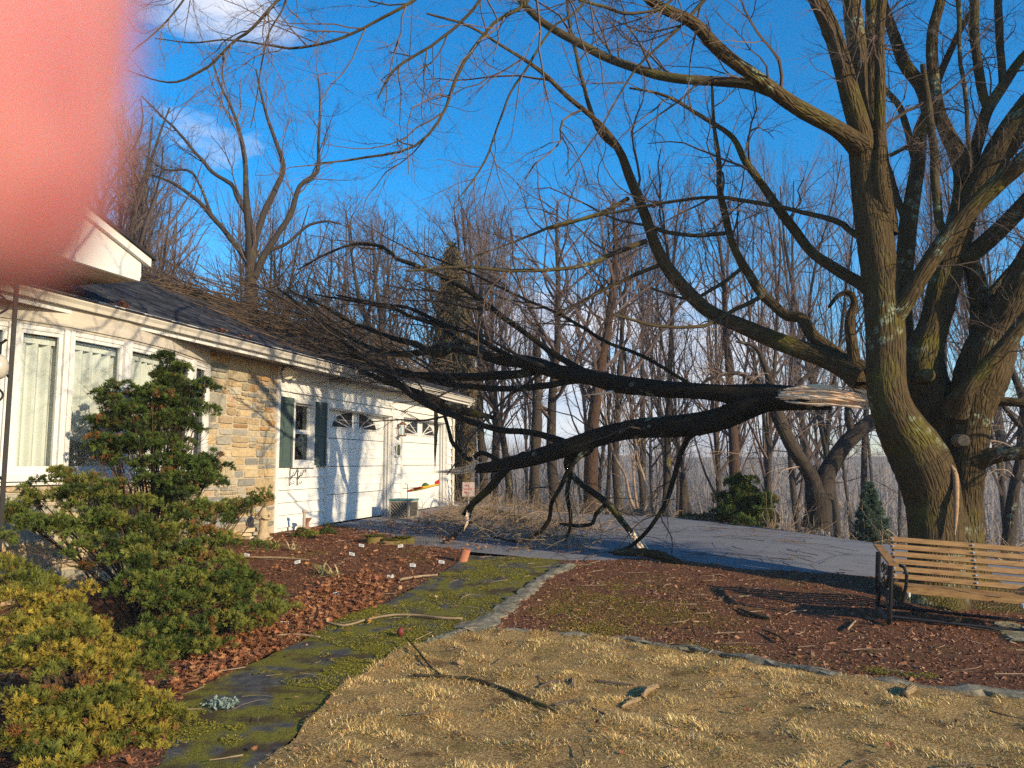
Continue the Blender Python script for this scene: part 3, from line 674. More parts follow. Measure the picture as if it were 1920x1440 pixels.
def batch(lst, n=24):
    Pp, Rr = [], []
    for C, r in lst: a, b = resample(C[::2] if len(C) > 30 else C, r[::2] if len(r) > 30 else r, n); Pp.append(a); Rr.append(b)
    return np.array(Pp), np.array(Rr)
mp0 = np.array([4.55, 8.35, gz(4.55, 8.35)])
maple = thing('maple_tree', mp0, 'huge many-stemmed leafless maple behind the wooden bench with its limb torn off', 'tree')
TR = [ # trunk columns
 [(1752, 1165, 150, 8.25), (1752, 1120, 122, 8.3), (1757, 1060, 96, 8.3), (1757, 1000, 92, 8.3), (1752, 930, 94, 8.3), (1738, 875, 100, 8.25), (1716, 833, 96, 8.25), (1690, 795, 84, 8.2), (1668, 755, 72, 8.2), (1656, 708, 68, 8.2), (1653, 640, 70, 8.2), (1650, 570, 71, 8.2), (1645, 500, 69, 8.2), (1638, 430, 68, 8.2), (1630, 360, 64, 8.2), (1624, 300, 60, 8.2), (1616, 255, 52, 8.2)],
 [(1822, 1165, 110, 8.5), (1819, 1110, 74, 8.5), (1816, 1040, 64, 8.5), (1817, 960, 62, 8.5), (1819, 890, 62, 8.5), (1821, 840, 66, 8.5), (1822, 792, 66, 8.5), (1824, 750, 80, 8.5), (1834, 708, 95, 8.5), (1846, 667, 94, 8.5), (1862, 625, 84, 8.5), (1890, 580, 78, 8.4), (1925, 520, 76, 8.3), (1970, 440, 70, 8.2)],
 [(1790, 900, 80, 8.7), (1775, 830, 86, 8.75), (1757, 780, 84, 8.8), (1738, 717, 82, 8.8), (1738, 660, 68, 8.8), (1755, 604, 55, 8.8), (1767, 542, 56, 8.8), (1775, 500, 54, 8.8), (1798, 430, 50, 8.8), (1805, 370, 40, 8.8), (1803, 320, 36, 8.8), (1790, 280, 32, 8.8), (1775, 250, 28, 8.8), (1757, 205, 25, 8.8), (1750, 130, 22, 8.8), (1752, 60, 20, 8.8), (1766, 0, 18, 8.8), (1778, -80, 16, 8.8)],
 [(1760, 960, 90, 8.6), (1735, 860, 80, 8.9), (1715, 780, 60, 9.1), (1702, 700, 44, 9.2), (1697, 600, 38, 9.3), (1693, 540, 33, 9.3), (1695, 500, 32, 9.3), (1699, 430, 32, 9.3), (1708, 375, 28, 9.3), (1720, 300, 26, 9.3), (1724, 250, 26, 9.3), (1740, 212, 26, 9.3)],
]
MAIN = []
names = ['left_stem', 'right_stem', 'middle_stem', 'rear_stem']
# the foot of the trunk, with root flare, as one lumpy mesh
nA, nZ = 72, 46; ctr = mp0; V = []; BK = []
zt = np.linspace(-.15, 1.0, nZ)
for z in zt:
    t = np.clip(z / 1.0, 0, 1); fl_ = math.exp(-max(z, -.1) * 6.0)
    for a in np.arange(nA) / nA * 2 * np.pi:
        r0 = .35 - .13 * t ** 1.5
        lobes = .05 * math.cos(3 * a + .6) + .035 * math.cos(5 * a + 2) + .06 * math.cos(2 * a - .5) * (1 - t)
        root = fl_ * (.20 + .24 * max(0, math.cos(4 * a + 1.0)) ** 1.5 + .28 * max(0, math.cos(a + .55)) ** 4)
        rr = r0 + lobes + root; wob = .012 * mnoise.noise((a * 3, z * 2, 1.7))
        V.append((ctr[0] - .03 + (rr + wob) * math.cos(a) * .98 + .04 * t * 0, ctr[1] + (rr + wob) * math.sin(a) * .7, ctr[2] + z)); BK.append((rr * math.cos(a), rr * math.sin(a), z))
f = [(i * nA + j, i * nA + (j + 1) % nA, (i + 1) * nA + (j + 1) % nA, (i + 1) * nA + j) for i in range(nZ - 1) for j in range(nA)]
mk('trunk', V, np.array(f), M_bark, maple, mp0, smooth_=True, bk=BK)
for nm, t, sd in zip(names, TR, range(4)):
    o, C, Rr = limb_mesh('stem', t, M_bark, maple, mp0, 26, 110, .035, sd); MAIN.append((C, Rr))
LB = [ # limbs
 [(1626, 320, 40, 8.2), (1612, 240, 42, 8.1), (1590, 150, 36, 8.0), (1565, 80, 33, 8.0), (1531, 0, 30, 7.9), (1500, -80, 26, 7.8), (1460, -200, 20, 7.6)],
 [(1625, 320, 44, 8.2), (1614, 240, 40, 8.2), (1606, 120, 37, 8.3), (1597, 0, 33, 8.4), (1588, -100, 28, 8.5), (1570, -250, 20, 8.6)],
 [(1660, 400, 26, 8.12), (1650, 345, 28, 8.05), (1648, 250, 22, 8.05), (1650, 150, 20, 8.0), (1652, 50, 18, 8.0), (1656, -60, 16, 7.9)],
 [(1662, 440, 40, 8.3), (1655, 360, 40, 8.35), (1645, 270, 38, 8.4), (1637, 180, 33, 8.5), (1633, 90, 28, 8.6), (1632, 0, 24, 8.6), (1636, -100, 20, 8.7)],
 [(1612, 275, 46, 8.1), (1580, 250, 34, 8.0), (1525, 215, 31, 7.8), (1460, 175, 28, 7.6), (1400, 135, 26, 7.4), (1340, 90, 25, 7.2), (1300, 45, 23, 7.0), (1240, 10, 21, 6.8), (1200, -20, 19, 6.6), (1100, -90, 14, 6.2)],
 [(1455, 175, 22, 7.6), (1400, 158, 21, 7.7), (1340, 152, 20, 7.8), (1300, 150, 19, 7.8), (1220, 136, 18, 7.9), (1150, 115, 17, 8.0), (1080, 78, 16, 8.0), (1015, 38, 15, 8.0), (975, 0, 13, 8.0), (930, -60, 10, 8.0)],
 [(1625, 712, 60, 8.8), (1590, 690, 50, 9.0), (1540, 668, 38, 9.2), (1450, 638, 33, 9.4), (1380, 608, 29, 9.6), (1320, 575, 27, 9.7), (1270, 525, 25, 9.8), (1235, 470, 22, 9.8), (1205, 400, 20, 9.8), (1180, 330, 18, 9.7), (1160, 280, 15, 9.6), (1115, 222, 11, 9.4), (1060, 175, 9, 9.2), (1010, 133, 8, 9.0), (955, 95, 6, 8.8), (880, 50, 5, 8.5), (800, 25, 4, 8.3)],
 [(1162, 282, 11, 9.6), (1130, 255, 10, 9.6), (1108, 210, 9, 9.6), (1092, 150, 8, 9.6), (1080, 100, 7, 9.6), (1067, 40, 6, 9.6), (1062, -30, 5, 9.6)],
 [(1600, 690, 34, 9.0), (1555, 655, 25, 9.2), (1525, 630, 23, 9.3), (1500, 595, 22, 9.4), (1475, 592, 20, 9.5), (1450, 570, 19, 9.5), (1425, 545, 18, 9.6), (1392, 495, 16, 9.6), (1370, 445, 14, 9.6), (1358, 400, 13, 9.6), (1350, 360, 12, 9.5), (1347, 300, 10, 9.4), (1340, 240, 7, 9.3), (1335, 160, 5, 9.2)],
 [(1640, 545, 40, 8.5), (1612, 530, 24, 8.6), (1560, 500, 21, 8.8), (1520, 470, 19, 9.0), (1480, 420, 18, 9.1), (1440, 362, 16, 9.2), (1400, 305, 13, 9.3), (1370, 255, 10, 9.3), (1310, 215, 8, 9.3), (1250, 180, 6, 9.3), (1180, 165, 4, 9.3)],
 [(1612, 720, 26, 8.8), (1604, 690, 22, 8.85), (1597, 640, 20, 8.9), (1592, 600, 17, 8.9), (1602, 567, 14, 8.9), (1590, 548, 11, 8.9), (1570, 556, 8, 8.9), (1555, 575, 6, 8.8)],
 [(1625, 450, 14, 8.4), (1600, 438, 12, 8.5), (1570, 415, 11, 8.6), (1500, 397, 9, 8.8), (1420, 380, 8, 9.0), (1330, 370, 7, 9.2), (1230, 383, 6, 9.4), (1120, 405, 5, 9.6), (1030, 430, 4, 9.8)],
 [(1212, 452, 11, 9.8), (1150, 475, 10, 9.7), (1085, 500, 8, 9.6), (960, 508, 7, 9.5), (880, 500, 6, 9.4), (760, 508, 4, 9.3)],
 [(1220, 425, 9, 9.8), (1260, 437, 8, 9.75), (1310, 442, 8, 9.7), (1368, 436, 8, 9.6)],
 [(1178, 372, 9, 9.75), (1125, 400, 7, 9.6), (1035, 425, 6, 9.5), (960, 455, 4, 9.4), (890, 480, 3, 9.3)],
 [(1250, 492, 9, 9.8), (1180, 520, 7, 9.9), (1110, 555, 6, 10.0), (1040, 590, 4, 10.1)],
 [(1430, 555, 9, 9.5), (1380, 580, 8, 9.4), (1320, 610, 7, 9.3), (1240, 612, 6, 9.2), (1150, 590, 5, 9.1)],
 [(1395, 500, 8, 9.6), (1340, 540, 7, 9.7), (1290, 560, 6, 9.8), (1220, 540, 4, 9.9)],
 [(1662, 600, 52, 8.2), (1690, 572, 38, 8.1), (1722, 525, 34, 8.0), (1770, 460, 34, 7.9), (1820, 398, 33, 7.8), (1870, 345, 34, 7.7), (1925, 295, 34, 7.5), (1990, 230, 32, 7.4)],
 [(1790, 445, 40, 8.75), (1815, 385, 42, 8.7), (1850, 320, 50, 8.6), (1890, 255, 56, 8.5), (1930, 205, 62, 8.4), (1990, 130, 60, 8.3)],
 [(1768, 432, 14, 8.0), (1760, 410, 17, 8.0), (1754, 340, 16, 8.0), (1751, 280, 15, 8.0), (1744, 225, 15, 8.0), (1738, 185, 13, 8.0), (1730, 120, 10, 7.9)],
 [(1818, 322, 10, 8.5), (1817, 300, 9, 8.4), (1812, 200, 8, 8.4), (1800, 100, 8, 8.4), (1797, 0, 9, 8.4), (1795, -80, 8, 8.4)],
 [(1808, 345, 26, 8.7), (1824, 300, 22, 8.7), (1840, 240, 23, 8.7), (1857, 195, 22, 8.7), (1885, 150, 19, 8.7), (1930, 95, 16, 8.7), (1990, 40, 12, 8.7)],
 [(1850, 200, 16, 8.7), (1842, 165, 17, 8.7), (1832, 110, 17, 8.7), (1826, 50, 18, 8.7), (1824, -60, 16, 8.7)],
 [(1880, 155, 14, 8.7), (1877, 100, 14, 8.7), (1873, 50, 15, 8.7), (1871, -60, 13, 8.7)],
 [(1742, 222, 24, 9.3), (1728, 165, 25, 9.3), (1698, 122, 24, 9.3), (1678, 78, 20, 9.3), (1664, 30, 17, 9.3), (1650, -30, 14, 9.3)],
 [(1742, 222, 16, 9.3), (1752, 170, 15, 9.3), (1775, 110, 14, 9.3), (1800, 60, 12, 9.3), (1830, 5, 9, 9.3)],
 [(1716, 300, 14, 9.3), (1705, 262, 13, 9.3), (1688, 205, 12, 9.3), (1660, 165, 10, 9.3), (1636, 128, 8, 9.3), (1610, 90, 6, 9.3)],
 [(1700, 420, 16, 9.3), (1684, 375, 13, 9.3), (1668, 325, 11, 9.3), (1655, 290, 8, 9.3)],
 [(1845, 655, 50, 8.6), (1838, 590, 40, 8.7), (1830, 540, 34, 8.8), (1820, 495, 30, 8.8), (1812, 460, 28, 8.8)],
 [(1800, 490, 34, 8.75), (1835, 465, 33, 8.7), (1880, 425, 33, 8.6), (1930, 375, 32, 8.5), (2000, 300, 28, 8.3)],
 [(1845, 600, 40, 8.7), (1872, 555, 36, 8.8), (1905, 505, 32, 8.9), (1950, 450, 28, 9.0)],
 [(1790, 770, 50, 8.3), (1812, 730, 34, 8.1), (1845, 690, 29, 8.0), (1885, 645, 27, 7.9), (1930, 590, 26, 7.8), (1990, 520, 24, 7.7)],
 [(1838, 757, 30, 8.5), (1865, 752, 19, 8.4), (1900, 754, 17, 8.3), (1950, 760, 15, 8.2)],
 [(1830, 862, 46, 8.4), (1855, 857, 33, 8.3), (1885, 853, 28, 8.2), (1925, 848, 26, 8.1), (1990, 835, 22, 8.0)],
 [(1668, 292, 9, 8.05), (1690, 280, 8, 8.0), (1712, 268, 6, 7.9)],
 # limbs that reach over toward the viewer and hang into the top of the picture
 [(1240, -250, 16, 6.6), (1080, -120, 12, 6.2), (985, 5, 8, 5.9), (935, 35, 7, 5.8), (900, 75, 7, 5.8), (870, 115, 7, 5.8), (850, 160, 7, 5.8), (842, 190, 6, 5.8), (820, 230, 6, 5.8), (790, 265, 5.5, 5.8), (750, 285, 5, 5.8), (700, 293, 5, 5.8), (640, 302, 4, 5.8), (590, 306, 2.5, 5.8)],
 [(1200, -150, 9, 6.2), (1090, 10, 5, 6.0), (1040, 48, 5, 6.0), (1010, 90, 5, 6.0), (990, 125, 5, 6.0), (960, 168, 4.5, 6.0), (945, 205, 4.5, 6.0), (930, 245, 4, 6.0), (915, 290, 4, 6.0), (890, 333, 3, 6.0), (850, 385, 2, 6.0)],
 [(1000, -180, 11, 5.6), (920, -30, 7, 5.5), (870, 35, 6.5, 5.5), (820, 78, 6, 5.5), (760, 115, 5.5, 5.5), (730, 143, 5, 5.5), (708, 185, 3, 5.5)],
 [(900, -160, 10, 5.3), (800, -20, 7, 5.2), (700, 42, 6, 5.2), (640, 72, 5.5, 5.2), (580, 86, 5, 5.2), (540, 91, 5, 5.2), (480, 80, 4, 5.2), (420, 75, 3.5, 5.2), (360, 80, 3, 5.2), (290, 72, 2, 5.2)],
 [(640, -150, 9, 5.0), (525, -5, 6, 4.9), (470, 55, 6, 4.9), (440, 76, 5.5, 4.9), (400, 118, 5, 4.9), (370, 136, 5, 4.9), (330, 154, 4, 4.9), (290, 150, 3, 4.9), (240, 132, 2, 4.9)],
 [(560, -120, 7, 5.1), (536, 0, 4, 5.0), (505, 60, 3.5, 5.0), (492, 110, 3, 5.0), (482, 180, 2.5, 5.0), (470, 240, 2, 5.0)],
 [(1350, -120, 12, 6.5), (1260, 0, 6, 6.4), (1180, 25, 6, 6.3), (1130, 12, 6, 6.3), (1085, 0, 5, 6.2)],
 [(1420, -120, 12, 7), (1320, 0, 8, 7), (1265, 60, 6, 7), (1200, 120, 4.5, 7), (1160, 180, 3.5, 7), (1120, 250, 3, 7), (1060, 330, 2, 7)],
 [(420, -100, 6, 4.9), (348, -5, 4, 4.8), (322, 28, 3.5, 4.8), (290, 62, 3, 4.8), (250, 95, 2, 4.8)],
]
LIM = []
def carry_on(t, seed):
    """a limb that leaves the picture still thick keeps going and thins out"""
    a, b = np.array(P(t[-2][0], t[-2][1], t[-2][3])), np.array(P(t[-1][0], t[-1][1], t[-1][3])); r0 = pw(t[-1][2], t[-1][3]) / 2
    if r0 < .024 or not (t[-1][0] > 1920 or t[-1][1] < 0): return
    rg = np.random.default_rng(seed); d = norm(norm(b - a) + [0, 0, .25]); pts = [b - d * .05, b]; p = b; L_ = min(4.5, 1.2 + r0 * 22)
    for _ in range(7): p = p + d * L_ / 7; pts.append(p); d = norm(d + rg.normal(size=3) * .12 + [0, 0, .08])
    C, Rr = resample(pts, r0 * np.linspace(1, .1, 9) ** .8, 40); v, f, bk = tubes(C[None], Rr[None], 12); mk('limb', v, f, M_bark, maple, mp0, smooth_=True, bk=bk); LIM.append((C, Rr))
    A = grow(rg, *batch([(C, Rr)]), 6, .45, .7, 12, .15, .85, .12, (0, 0, .06), rr=.7, slim=.018, taper=.15); v, f, bk = tubes(A[0], A[1], 6); mk('limb', v, f, M_limb, maple, mp0, smooth_=True, bk=bk)
    for c_, r_ in zip(*A): LIM.append((c_, r_))
for i, t in enumerate(LB):
    wmax = max(a[2] for a in t); o, C, Rr = limb_mesh('limb', t, M_bark if wmax > 24 else M_limb, maple, mp0, 18 if wmax > 24 else 8, 60 if wmax > 24 else 36, .03, 10 + i)
    LIM.append((C, Rr)); carry_on(t, 900 + i)
for i, t in enumerate(TR): carry_on(t, 950 + i)
def crown(name, lists, mat, parent, origin, sides=3):
    V, Fc, n = [], [], 0
    for (Pp, Rp, s) in lists:
        v, f, _ = tubes(Pp, Rp, s); V.append(v); Fc.append(f + n); n += len(v)
    return mk(name, np.concatenate(V), np.concatenate(Fc), mat, parent, origin)
rng = np.random.default_rng(11)
Pp, Rp = batch(LIM)
a1 = grow(rng, Pp, Rp, 8, .40, .85, 9, .25, 1, .18, (0, 0, -.02), lmin=.5, lmax=1.7)
a2 = grow(rng, *a1, 6, .5, .8, 7, .15, 1, .2, (0, 0, 0), lmin=.25, lmax=.9)
a3 = grow(rng, *a2, 7, .5, .75, 5, .15, 1, .22, (0, 0, .03), lmin=.10, lmax=.42, slim=.006)
a4 = grow(rng, a3[0][::2], a3[1][::2], 3, .5, .75, 4, .2, 1, .2, lmin=.05, lmax=.2, slim=.007)
crown('twigs', [(*a1, 4), (*a2, 3), (*a3, 3), (*a4, 3)], M_twig, maple, mp0)
# pale scar, sawn knots
m = MB(); c = [P(x, y, Y) for x, y, Y in [(1783, 872, 8.02), (1791, 890, 8.0), (1793, 930, 7.98), (1792, 970, 7.97), (1790, 1003, 7.97)]]
C, Rr = resample(c, [.012, .03, .028, .022, .008], 14); v, f, _ = tubes(C[None], Rr[None], 8); m.add(v, f); m.build('bark_scar', simple('healing_bark', (.33, .21, .12), .8, .25, 30, .4), maple, mp0, smooth_=True)
m = MB(); a, b = P(1806, 826, 8.20), P(1807, 826, 8.13); m.tube([a + [0, .1, 0], a, b], [.075, .066, .055], 12, col=(1, 1, 1)); m.build('sawn_knot', simple('sawn_wood', (.20, .15, .09), .8, .25, 30, .3), maple, mp0)
m = MB(); a = P(1742, 703, 8.42); m.tube([a + [0, .15, 0], a, a + [-.01, -.02, 0]], [.085, .07, .03], 12); m.build('knot', M_bark, maple, mp0)

# ------------------------------------------------------------------ the fallen limb
fo = P(1420, 748, 9.7)
fallen = thing('fallen_limb', fo, 'huge dark torn maple limb lying across from the tree onto the garage roof', 'fallen branch')
FB = [
 [(1560, 752, 36, 9.1), (1520, 748, 44, 9.2), (1480, 745, 47, 9.4), (1440, 745, 50, 9.6), (1400, 742, 42, 9.8), (1340, 736, 36, 10.0), (1250, 732, 38, 10.4), (1170, 720, 38, 10.8), (1100, 706, 36, 11.3), (1050, 697, 34, 11.7), (1000, 684, 31, 12.1), (940, 675, 26, 12.6), (880, 655, 24, 13.0), (833, 650, 20, 13.4), (792, 661, 16, 13.7), (750, 665, 13, 14.0), (700, 655, 10, 14.4), (640, 625, 7, 14.9), (580, 590, 5, 15.3)],
 [(1440, 750, 44, 9.6), (1390, 768, 46, 9.8), (1350, 783, 44, 10.0), (1290, 795, 42, 10.3), (1200, 806, 37, 10.8), (1120, 821, 36, 11.2), (1060, 841, 34, 11.5), (1000, 860, 28, 12.0), (940, 871, 24, 12.4), (895, 878, 18, 12.8)],
 [(858, 650, 16, 13.2), (820, 665, 15, 13.5), (790, 650, 14, 13.8), (770, 643, 13, 14.0), (735, 634, 12, 14.3), (700, 620, 10, 14.6), (650, 600, 8, 15.0), (600, 570, 6, 15.4), (540, 545, 4, 15.8)],
 [(1110, 712, 16, 11.3), (1078, 713, 15, 11.5), (1030, 722, 15, 11.9), (975, 728, 14, 12.3), (900, 727, 13, 12.9), (830, 718, 12, 13.5), (770, 700, 10, 14.0), (700, 682, 8, 14.5), (640, 655, 6, 15.0)],
 [(1000, 696, 20, 12.1), (960, 703, 20, 12.5), (880, 706, 18, 13.1), (800, 705, 15, 13.7), (740, 696, 11, 14.2), (660, 670, 8, 14.9), (580, 632, 5, 15.4)],
 [(1120, 708, 18, 11.2), (1090, 693, 15, 11.4), (1040, 665, 14, 11.7), (1000, 635, 13, 12.0), (950, 600, 12, 12.3), (900, 560, 12, 12.6), (860, 535, 11, 12.8), (815, 512, 10, 13.0), (770, 494, 10, 13.1), (745, 487, 9, 13.2), (728, 470, 8, 13.3), (712, 461, 8, 13.3), (680, 457, 7, 13.4), (645, 463, 6, 13.5), (600, 482, 5, 13.6), (560, 505, 3, 13.7)],
 [(985, 684, 14, 12.2), (930, 655, 12, 12.5), (880, 625, 11, 12.8), (840, 612, 10, 13.1), (800, 592, 9, 13.4), (760, 576, 7, 13.7), (700, 568, 6, 14.0), (630, 553, 4, 14.3)],
 [(910, 665, 12, 12.8), (860, 638, 11, 13.1), (820, 610, 10, 13.4), (770, 593, 9, 13.7), (740, 580, 8, 13.9), (700, 571, 7, 14.1), (640, 561, 5, 14.4), (590, 552, 3, 14.7)],
 [(1320, 733, 9, 10.1), (1280, 712, 8, 10.1), (1210, 670, 8, 10.3), (1135, 640, 8, 10.6), (1060, 595, 7, 10.9), (960, 550, 6, 11.3), (900, 520, 5, 11.5), (830, 490, 4, 11.7), (770, 470, 3, 11.9)],
 [(1070, 838, 24, 11.5), (1045, 825, 17, 11.7), (1000, 812, 14, 12.0), (940, 806, 13, 12.4), (880, 790, 13, 12.8), (830, 773, 13, 13.1), (780, 745, 14, 13.3), (740, 715, 15, 13.5), (700, 685, 13, 13.7), (650, 645, 10, 13.9), (600, 605, 8, 14.2), (560, 570, 6, 14.5), (520, 540, 4, 14.8)],
 [(925, 783, 9, 13.5), (865, 769, 21, 13.7), (817, 752, 20, 13.9), (760, 728, 16, 14.1), (700, 705, 12, 14.5), (640, 680, 9, 14.9), (560, 640, 6, 15.4)],
 [(985, 855, 24, 12.1), (960, 868, 20, 12.2), (920, 912, 18, 12.5), (890, 942, 15, 12.8), (868, 966, 9, 13.0)],
 [(888, 944, 10, 12.8), (882, 960, 9, 12.8), (876, 985, 8, 12.8)],
 [(1075, 838, 20, 11.5), (1062, 870, 15, 11.5), (1075, 893, 14, 11.5), (1100, 915, 14, 11.4), (1140, 945, 14, 11.3), (1160, 970, 14, 11.2), (1180, 995, 13, 11.15), (1192, 1015, 11, 11.1)],
 [(1305, 800, 22, 10.3), (1290, 822, 14, 10.3), (1275, 855, 12, 10.35), (1262, 900, 11, 10.4), (1245, 950, 10, 10.5), (1210, 1000, 9, 10.6), (1172, 1030, 8, 10.8), (1120, 1042, 6, 11.0), (1080, 1045, 4, 11.2)],
 [(1080, 845, 12, 11.5), (1070, 890, 10, 11.5), (1064, 930, 9, 11.5), (1070, 980, 8, 11.5), (1060, 1016, 5, 11.5)],
 [(1120, 828, 12, 11.2), (1080, 862, 12, 11.3), (1055, 905, 10, 11.5), (1035, 940, 9, 11.6), (1028, 978, 9, 11.7), (1000, 1008, 8, 11.8), (960, 1014, 6, 11.9), (920, 1005, 4, 12.1)],
 [(1134, 948, 10, 11.3), (1118, 965, 9, 11.4), (1108, 982, 8, 11.6), (1080, 986, 8, 11.9), (1050, 982, 5, 12.2)],
 [(1065, 860, 9, 11.5), (1100, 850, 10, 11.3), (1120, 825, 10, 11.2)],
 [(960, 875, 10, 12.3), (905, 850, 10, 12.7), (880, 862, 10, 12.8), (850, 832, 9, 13.1), (842, 808, 8, 13.2), (830, 765, 8, 13.4)],
]
FL = []
for i, t in enumerate(FB):
    t = [(a, b, c * (.86 if (i != 1 and a < 1345) else 1), d) for a, b, c, d in t]
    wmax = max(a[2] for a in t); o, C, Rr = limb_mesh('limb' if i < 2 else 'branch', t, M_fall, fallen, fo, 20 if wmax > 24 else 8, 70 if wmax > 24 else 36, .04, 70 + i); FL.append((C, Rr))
# torn wood at the break, and at the splintered ends
def splinter(name, pts, seed, parent, org, tears=6, mat=M_wood):
    rg = np.random.default_rng(seed); m = MB()
    for k in range(tears):
        q = []; off = rg.normal(size=3) * .8 * (k > 0)
        ln_ = rg.uniform(.6, 1.12) if k else 1
        n = len(pts); 
        for i, a in enumerate(pts):
            t = i / (n - 1)
            q.append(np.array(P(a[0], a[1], a[3])) + off * pw(a[2], a[3]) * .42 * (1 - .3 * t))
        q = np.array(q); e = q[0] + (q[-1] - q[0]) * ln_; q = np.array([q[0] + (x - q[0]) * ln_ for x in q])
        r = np.array([pw(a[2], a[3]) * (.30 if k == 0 else rg.uniform(.05, .13)) for a in pts]) * (1 - .95 * np.linspace(0, 1, n) ** 4); C, Rr = resample(q, r, 14)
        v, f, _ = tubes(C[None], Rr[None], 5, (1 + .3 * rg.normal(size=(1, 14, 5)))); m.add(v, f)
    return m.build(name, mat, parent, org)
splinter('torn_wood', [(1470, 741, 18, 9.32), (1510, 741, 27, 9.15), (1560, 743, 30, 8.98), (1600, 748, 30, 8.85), (1650, 757, 28, 8.72)], 3, fallen, fo, 44)
splinter('torn_wood', [(910, 873, 14, 12.7), (880, 880, 14, 12.8), (850, 884, 12, 12.9), (815, 885, 8, 13.0)], 4, fallen, fo, 16)
splinter('torn_wood', [(885, 880, 10, 12.7), (890, 868, 8, 12.7), (884, 850, 6, 12.7)], 5, fallen, fo, 6)
splinter('torn_wood', [(1186, 1000, 16, 11.1), (1196, 1018, 18, 11.05), (1205, 1030, 18, 11.0), (1214, 1038, 12, 10.95)], 6, fallen, fo, 12)
splinter('torn_wood', [(878, 962, 10, 12.75), (876, 978, 12, 12.7), (872, 992, 8, 12.7)], 7, fallen, fo, 8)
splinter('torn_wood', [(1150, 735, 10, 10.7), (1090, 742, 6, 11.0)], 8, fallen, fo, 1)
hb_ = splinter('hanging_wood', [(818, 765, 9, 13.3), (818, 820, 9, 13.3), (816, 880, 7, 13.3)], 9, fallen, fo, 3, simple('bark_strip', (.16, .11, .06), .9, .3, 20, .3))
# twigs of the fallen limb
rng = np.random.default_rng(21)
ch = np.array([.06, -.04, -.03])
Pp, Rp = batch([x for i, x in enumerate(FL) if i in (0, 2, 3, 4, 5, 6, 7, 8, 9, 10)])
tr = tuple(-HU * .09 + np.array([0, 0, .015]))
b1 = grow(rng, Pp, Rp, 14, .30, .55, 9, .35, 1, .13, tr, lmin=.6, lmax=2.6)
b2 = grow(rng, *b1, 6, .45, .6, 7, .15, 1, .18, tr, lmin=.3, lmax=1.1)
b3 = grow(rng, *b2, 6, .5, .7, 5, .1, 1, .22, (0, 0, .03), lmin=.12, lmax=.5, slim=.008)
Pq, Rq = batch([x for i, x in enumerate(FL) if i in (1, 11, 13, 14, 16, 17, 19)])
d1 = grow(rng, Pq, Rq, 9, .35, .85, 8, .2, 1, .2, (0, 0, -.06), lmin=.35, lmax=1.3)
d2 = grow(rng, *d1, 6, .5, .7, 5, .2, 1, .25, (0, 0, -.02), lmin=.18, lmax=.6, slim=.008)
def off_ground(A, lift=.03):
    Pt, Rd = A; z = g(Pt[..., 0], Pt[..., 1]) + lift; Pt[..., 2] = np.maximum(Pt[..., 2], z); return Pt, Rd
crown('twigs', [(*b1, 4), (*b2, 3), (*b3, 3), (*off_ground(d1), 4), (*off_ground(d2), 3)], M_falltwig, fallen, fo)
# brush heaped on the roof: long branches lying on the shingles, then their twigs
K = 260; u = rng.uniform(-.2, 7.4, K); nn = rng.uniform(-3.6, .5, K) ; z = np.array([roofz(a) for a in nn]) + rng.uniform(.06, .85, K) * np.clip((u + 2.0) / 5, .25, 1)
ST = W0 + HU * u[:, None] + HN * nn[:, None] + np.array([0, 0, 1.]) * z[:, None]
d = norm(-HU + HN * rng.normal(0, .18, K)[:, None] + np.array([0, 0, 1.]) * rng.normal(-.02, .07, K)[:, None] - HN * .10 + np.array([0, 0, .04]))
Ls = rng.uniform(1.2, 3.2, K); pts = [ST]; p = ST
for _ in range(9):
    p = p + d * (Ls / 9)[:, None]; d = norm(d + rng.normal(size=(K, 3)) * .06)
    n_ = (p - W0) @ HN; p[:, 2] = np.maximum(p[:, 2], W0[2] + EAVE + SL * (.62 - np.clip(n_, RIDGE_N, .62)) + .03); pts.append(p)
B = np.stack(pts, 1); RB = rng.uniform(.006, .022, K)[:, None] * np.linspace(1, .3, 10)[None]
c1_ = grow(rng, B, RB, 7, .35, .6, 7, .15, 1, .16, tuple(-HU * .06), lmin=.25, lmax=1.0)
c2_ = grow(rng, *c1_, 5, .45, .7, 5, .2, 1, .22, (0, 0, .04), lmin=.12, lmax=.4, slim=.009)
def off_roof(A):
    Pt, Rd = A; n_ = (Pt - W0) @ HN; zr = W0[2] + EAVE + SL * (.62 - np.clip(n_, RIDGE_N, .66)) + .02; Pt[..., 2] = np.where(n_ < .66, np.maximum(Pt[..., 2], zr), Pt[..., 2]); return Pt, Rd
crown('brush', [(B, RB, 5), (*off_roof(c1_), 3), (*off_roof(c2_), 3)], simple('brush_bark', (.10, .066, .04), .9, .35, 3), fallen, fo)
# broken pieces lying on the ground
def ground_log(name, pts, label, cat, seed, mat=M_limb, group=None, sides=10, lift=0):
    """pts: px, py, width px"""
    c = []; r = []
    for a in pts:
        p = G(a[0], a[1]); rr = pw(a[2], p[1]) / 2; p[2] += rr * .7 + .03 + lift; c.append(p); r.append(rr)
    C, Rr = resample(c, r, 18); rn = 1 + .20 * np.random.default_rng(seed).normal(size=(1, 18, sides)) * (.5 + .5 * np.random.default_rng(seed + 1).random((1, 18, 1)))
    v, f, bk = tubes(C[None], Rr[None], sides, rn); fs = [f, list(range(sides))[::-1], list(range(len(v) - sides, len(v)))]
    o = mk(name, v - C[0], fs, mat, None, None, smooth_=True, bk=bk); o.location = C[0]; return tag(o, label, cat, group)
ground_log('broken_log', [(1150, 1043, 10), (1200, 1045, 15), (1240, 1052, 16), (1275, 1063, 10)], 'thick mossy log lying at the mulch edge under the splintered prop', 'log', 1, M_bark)
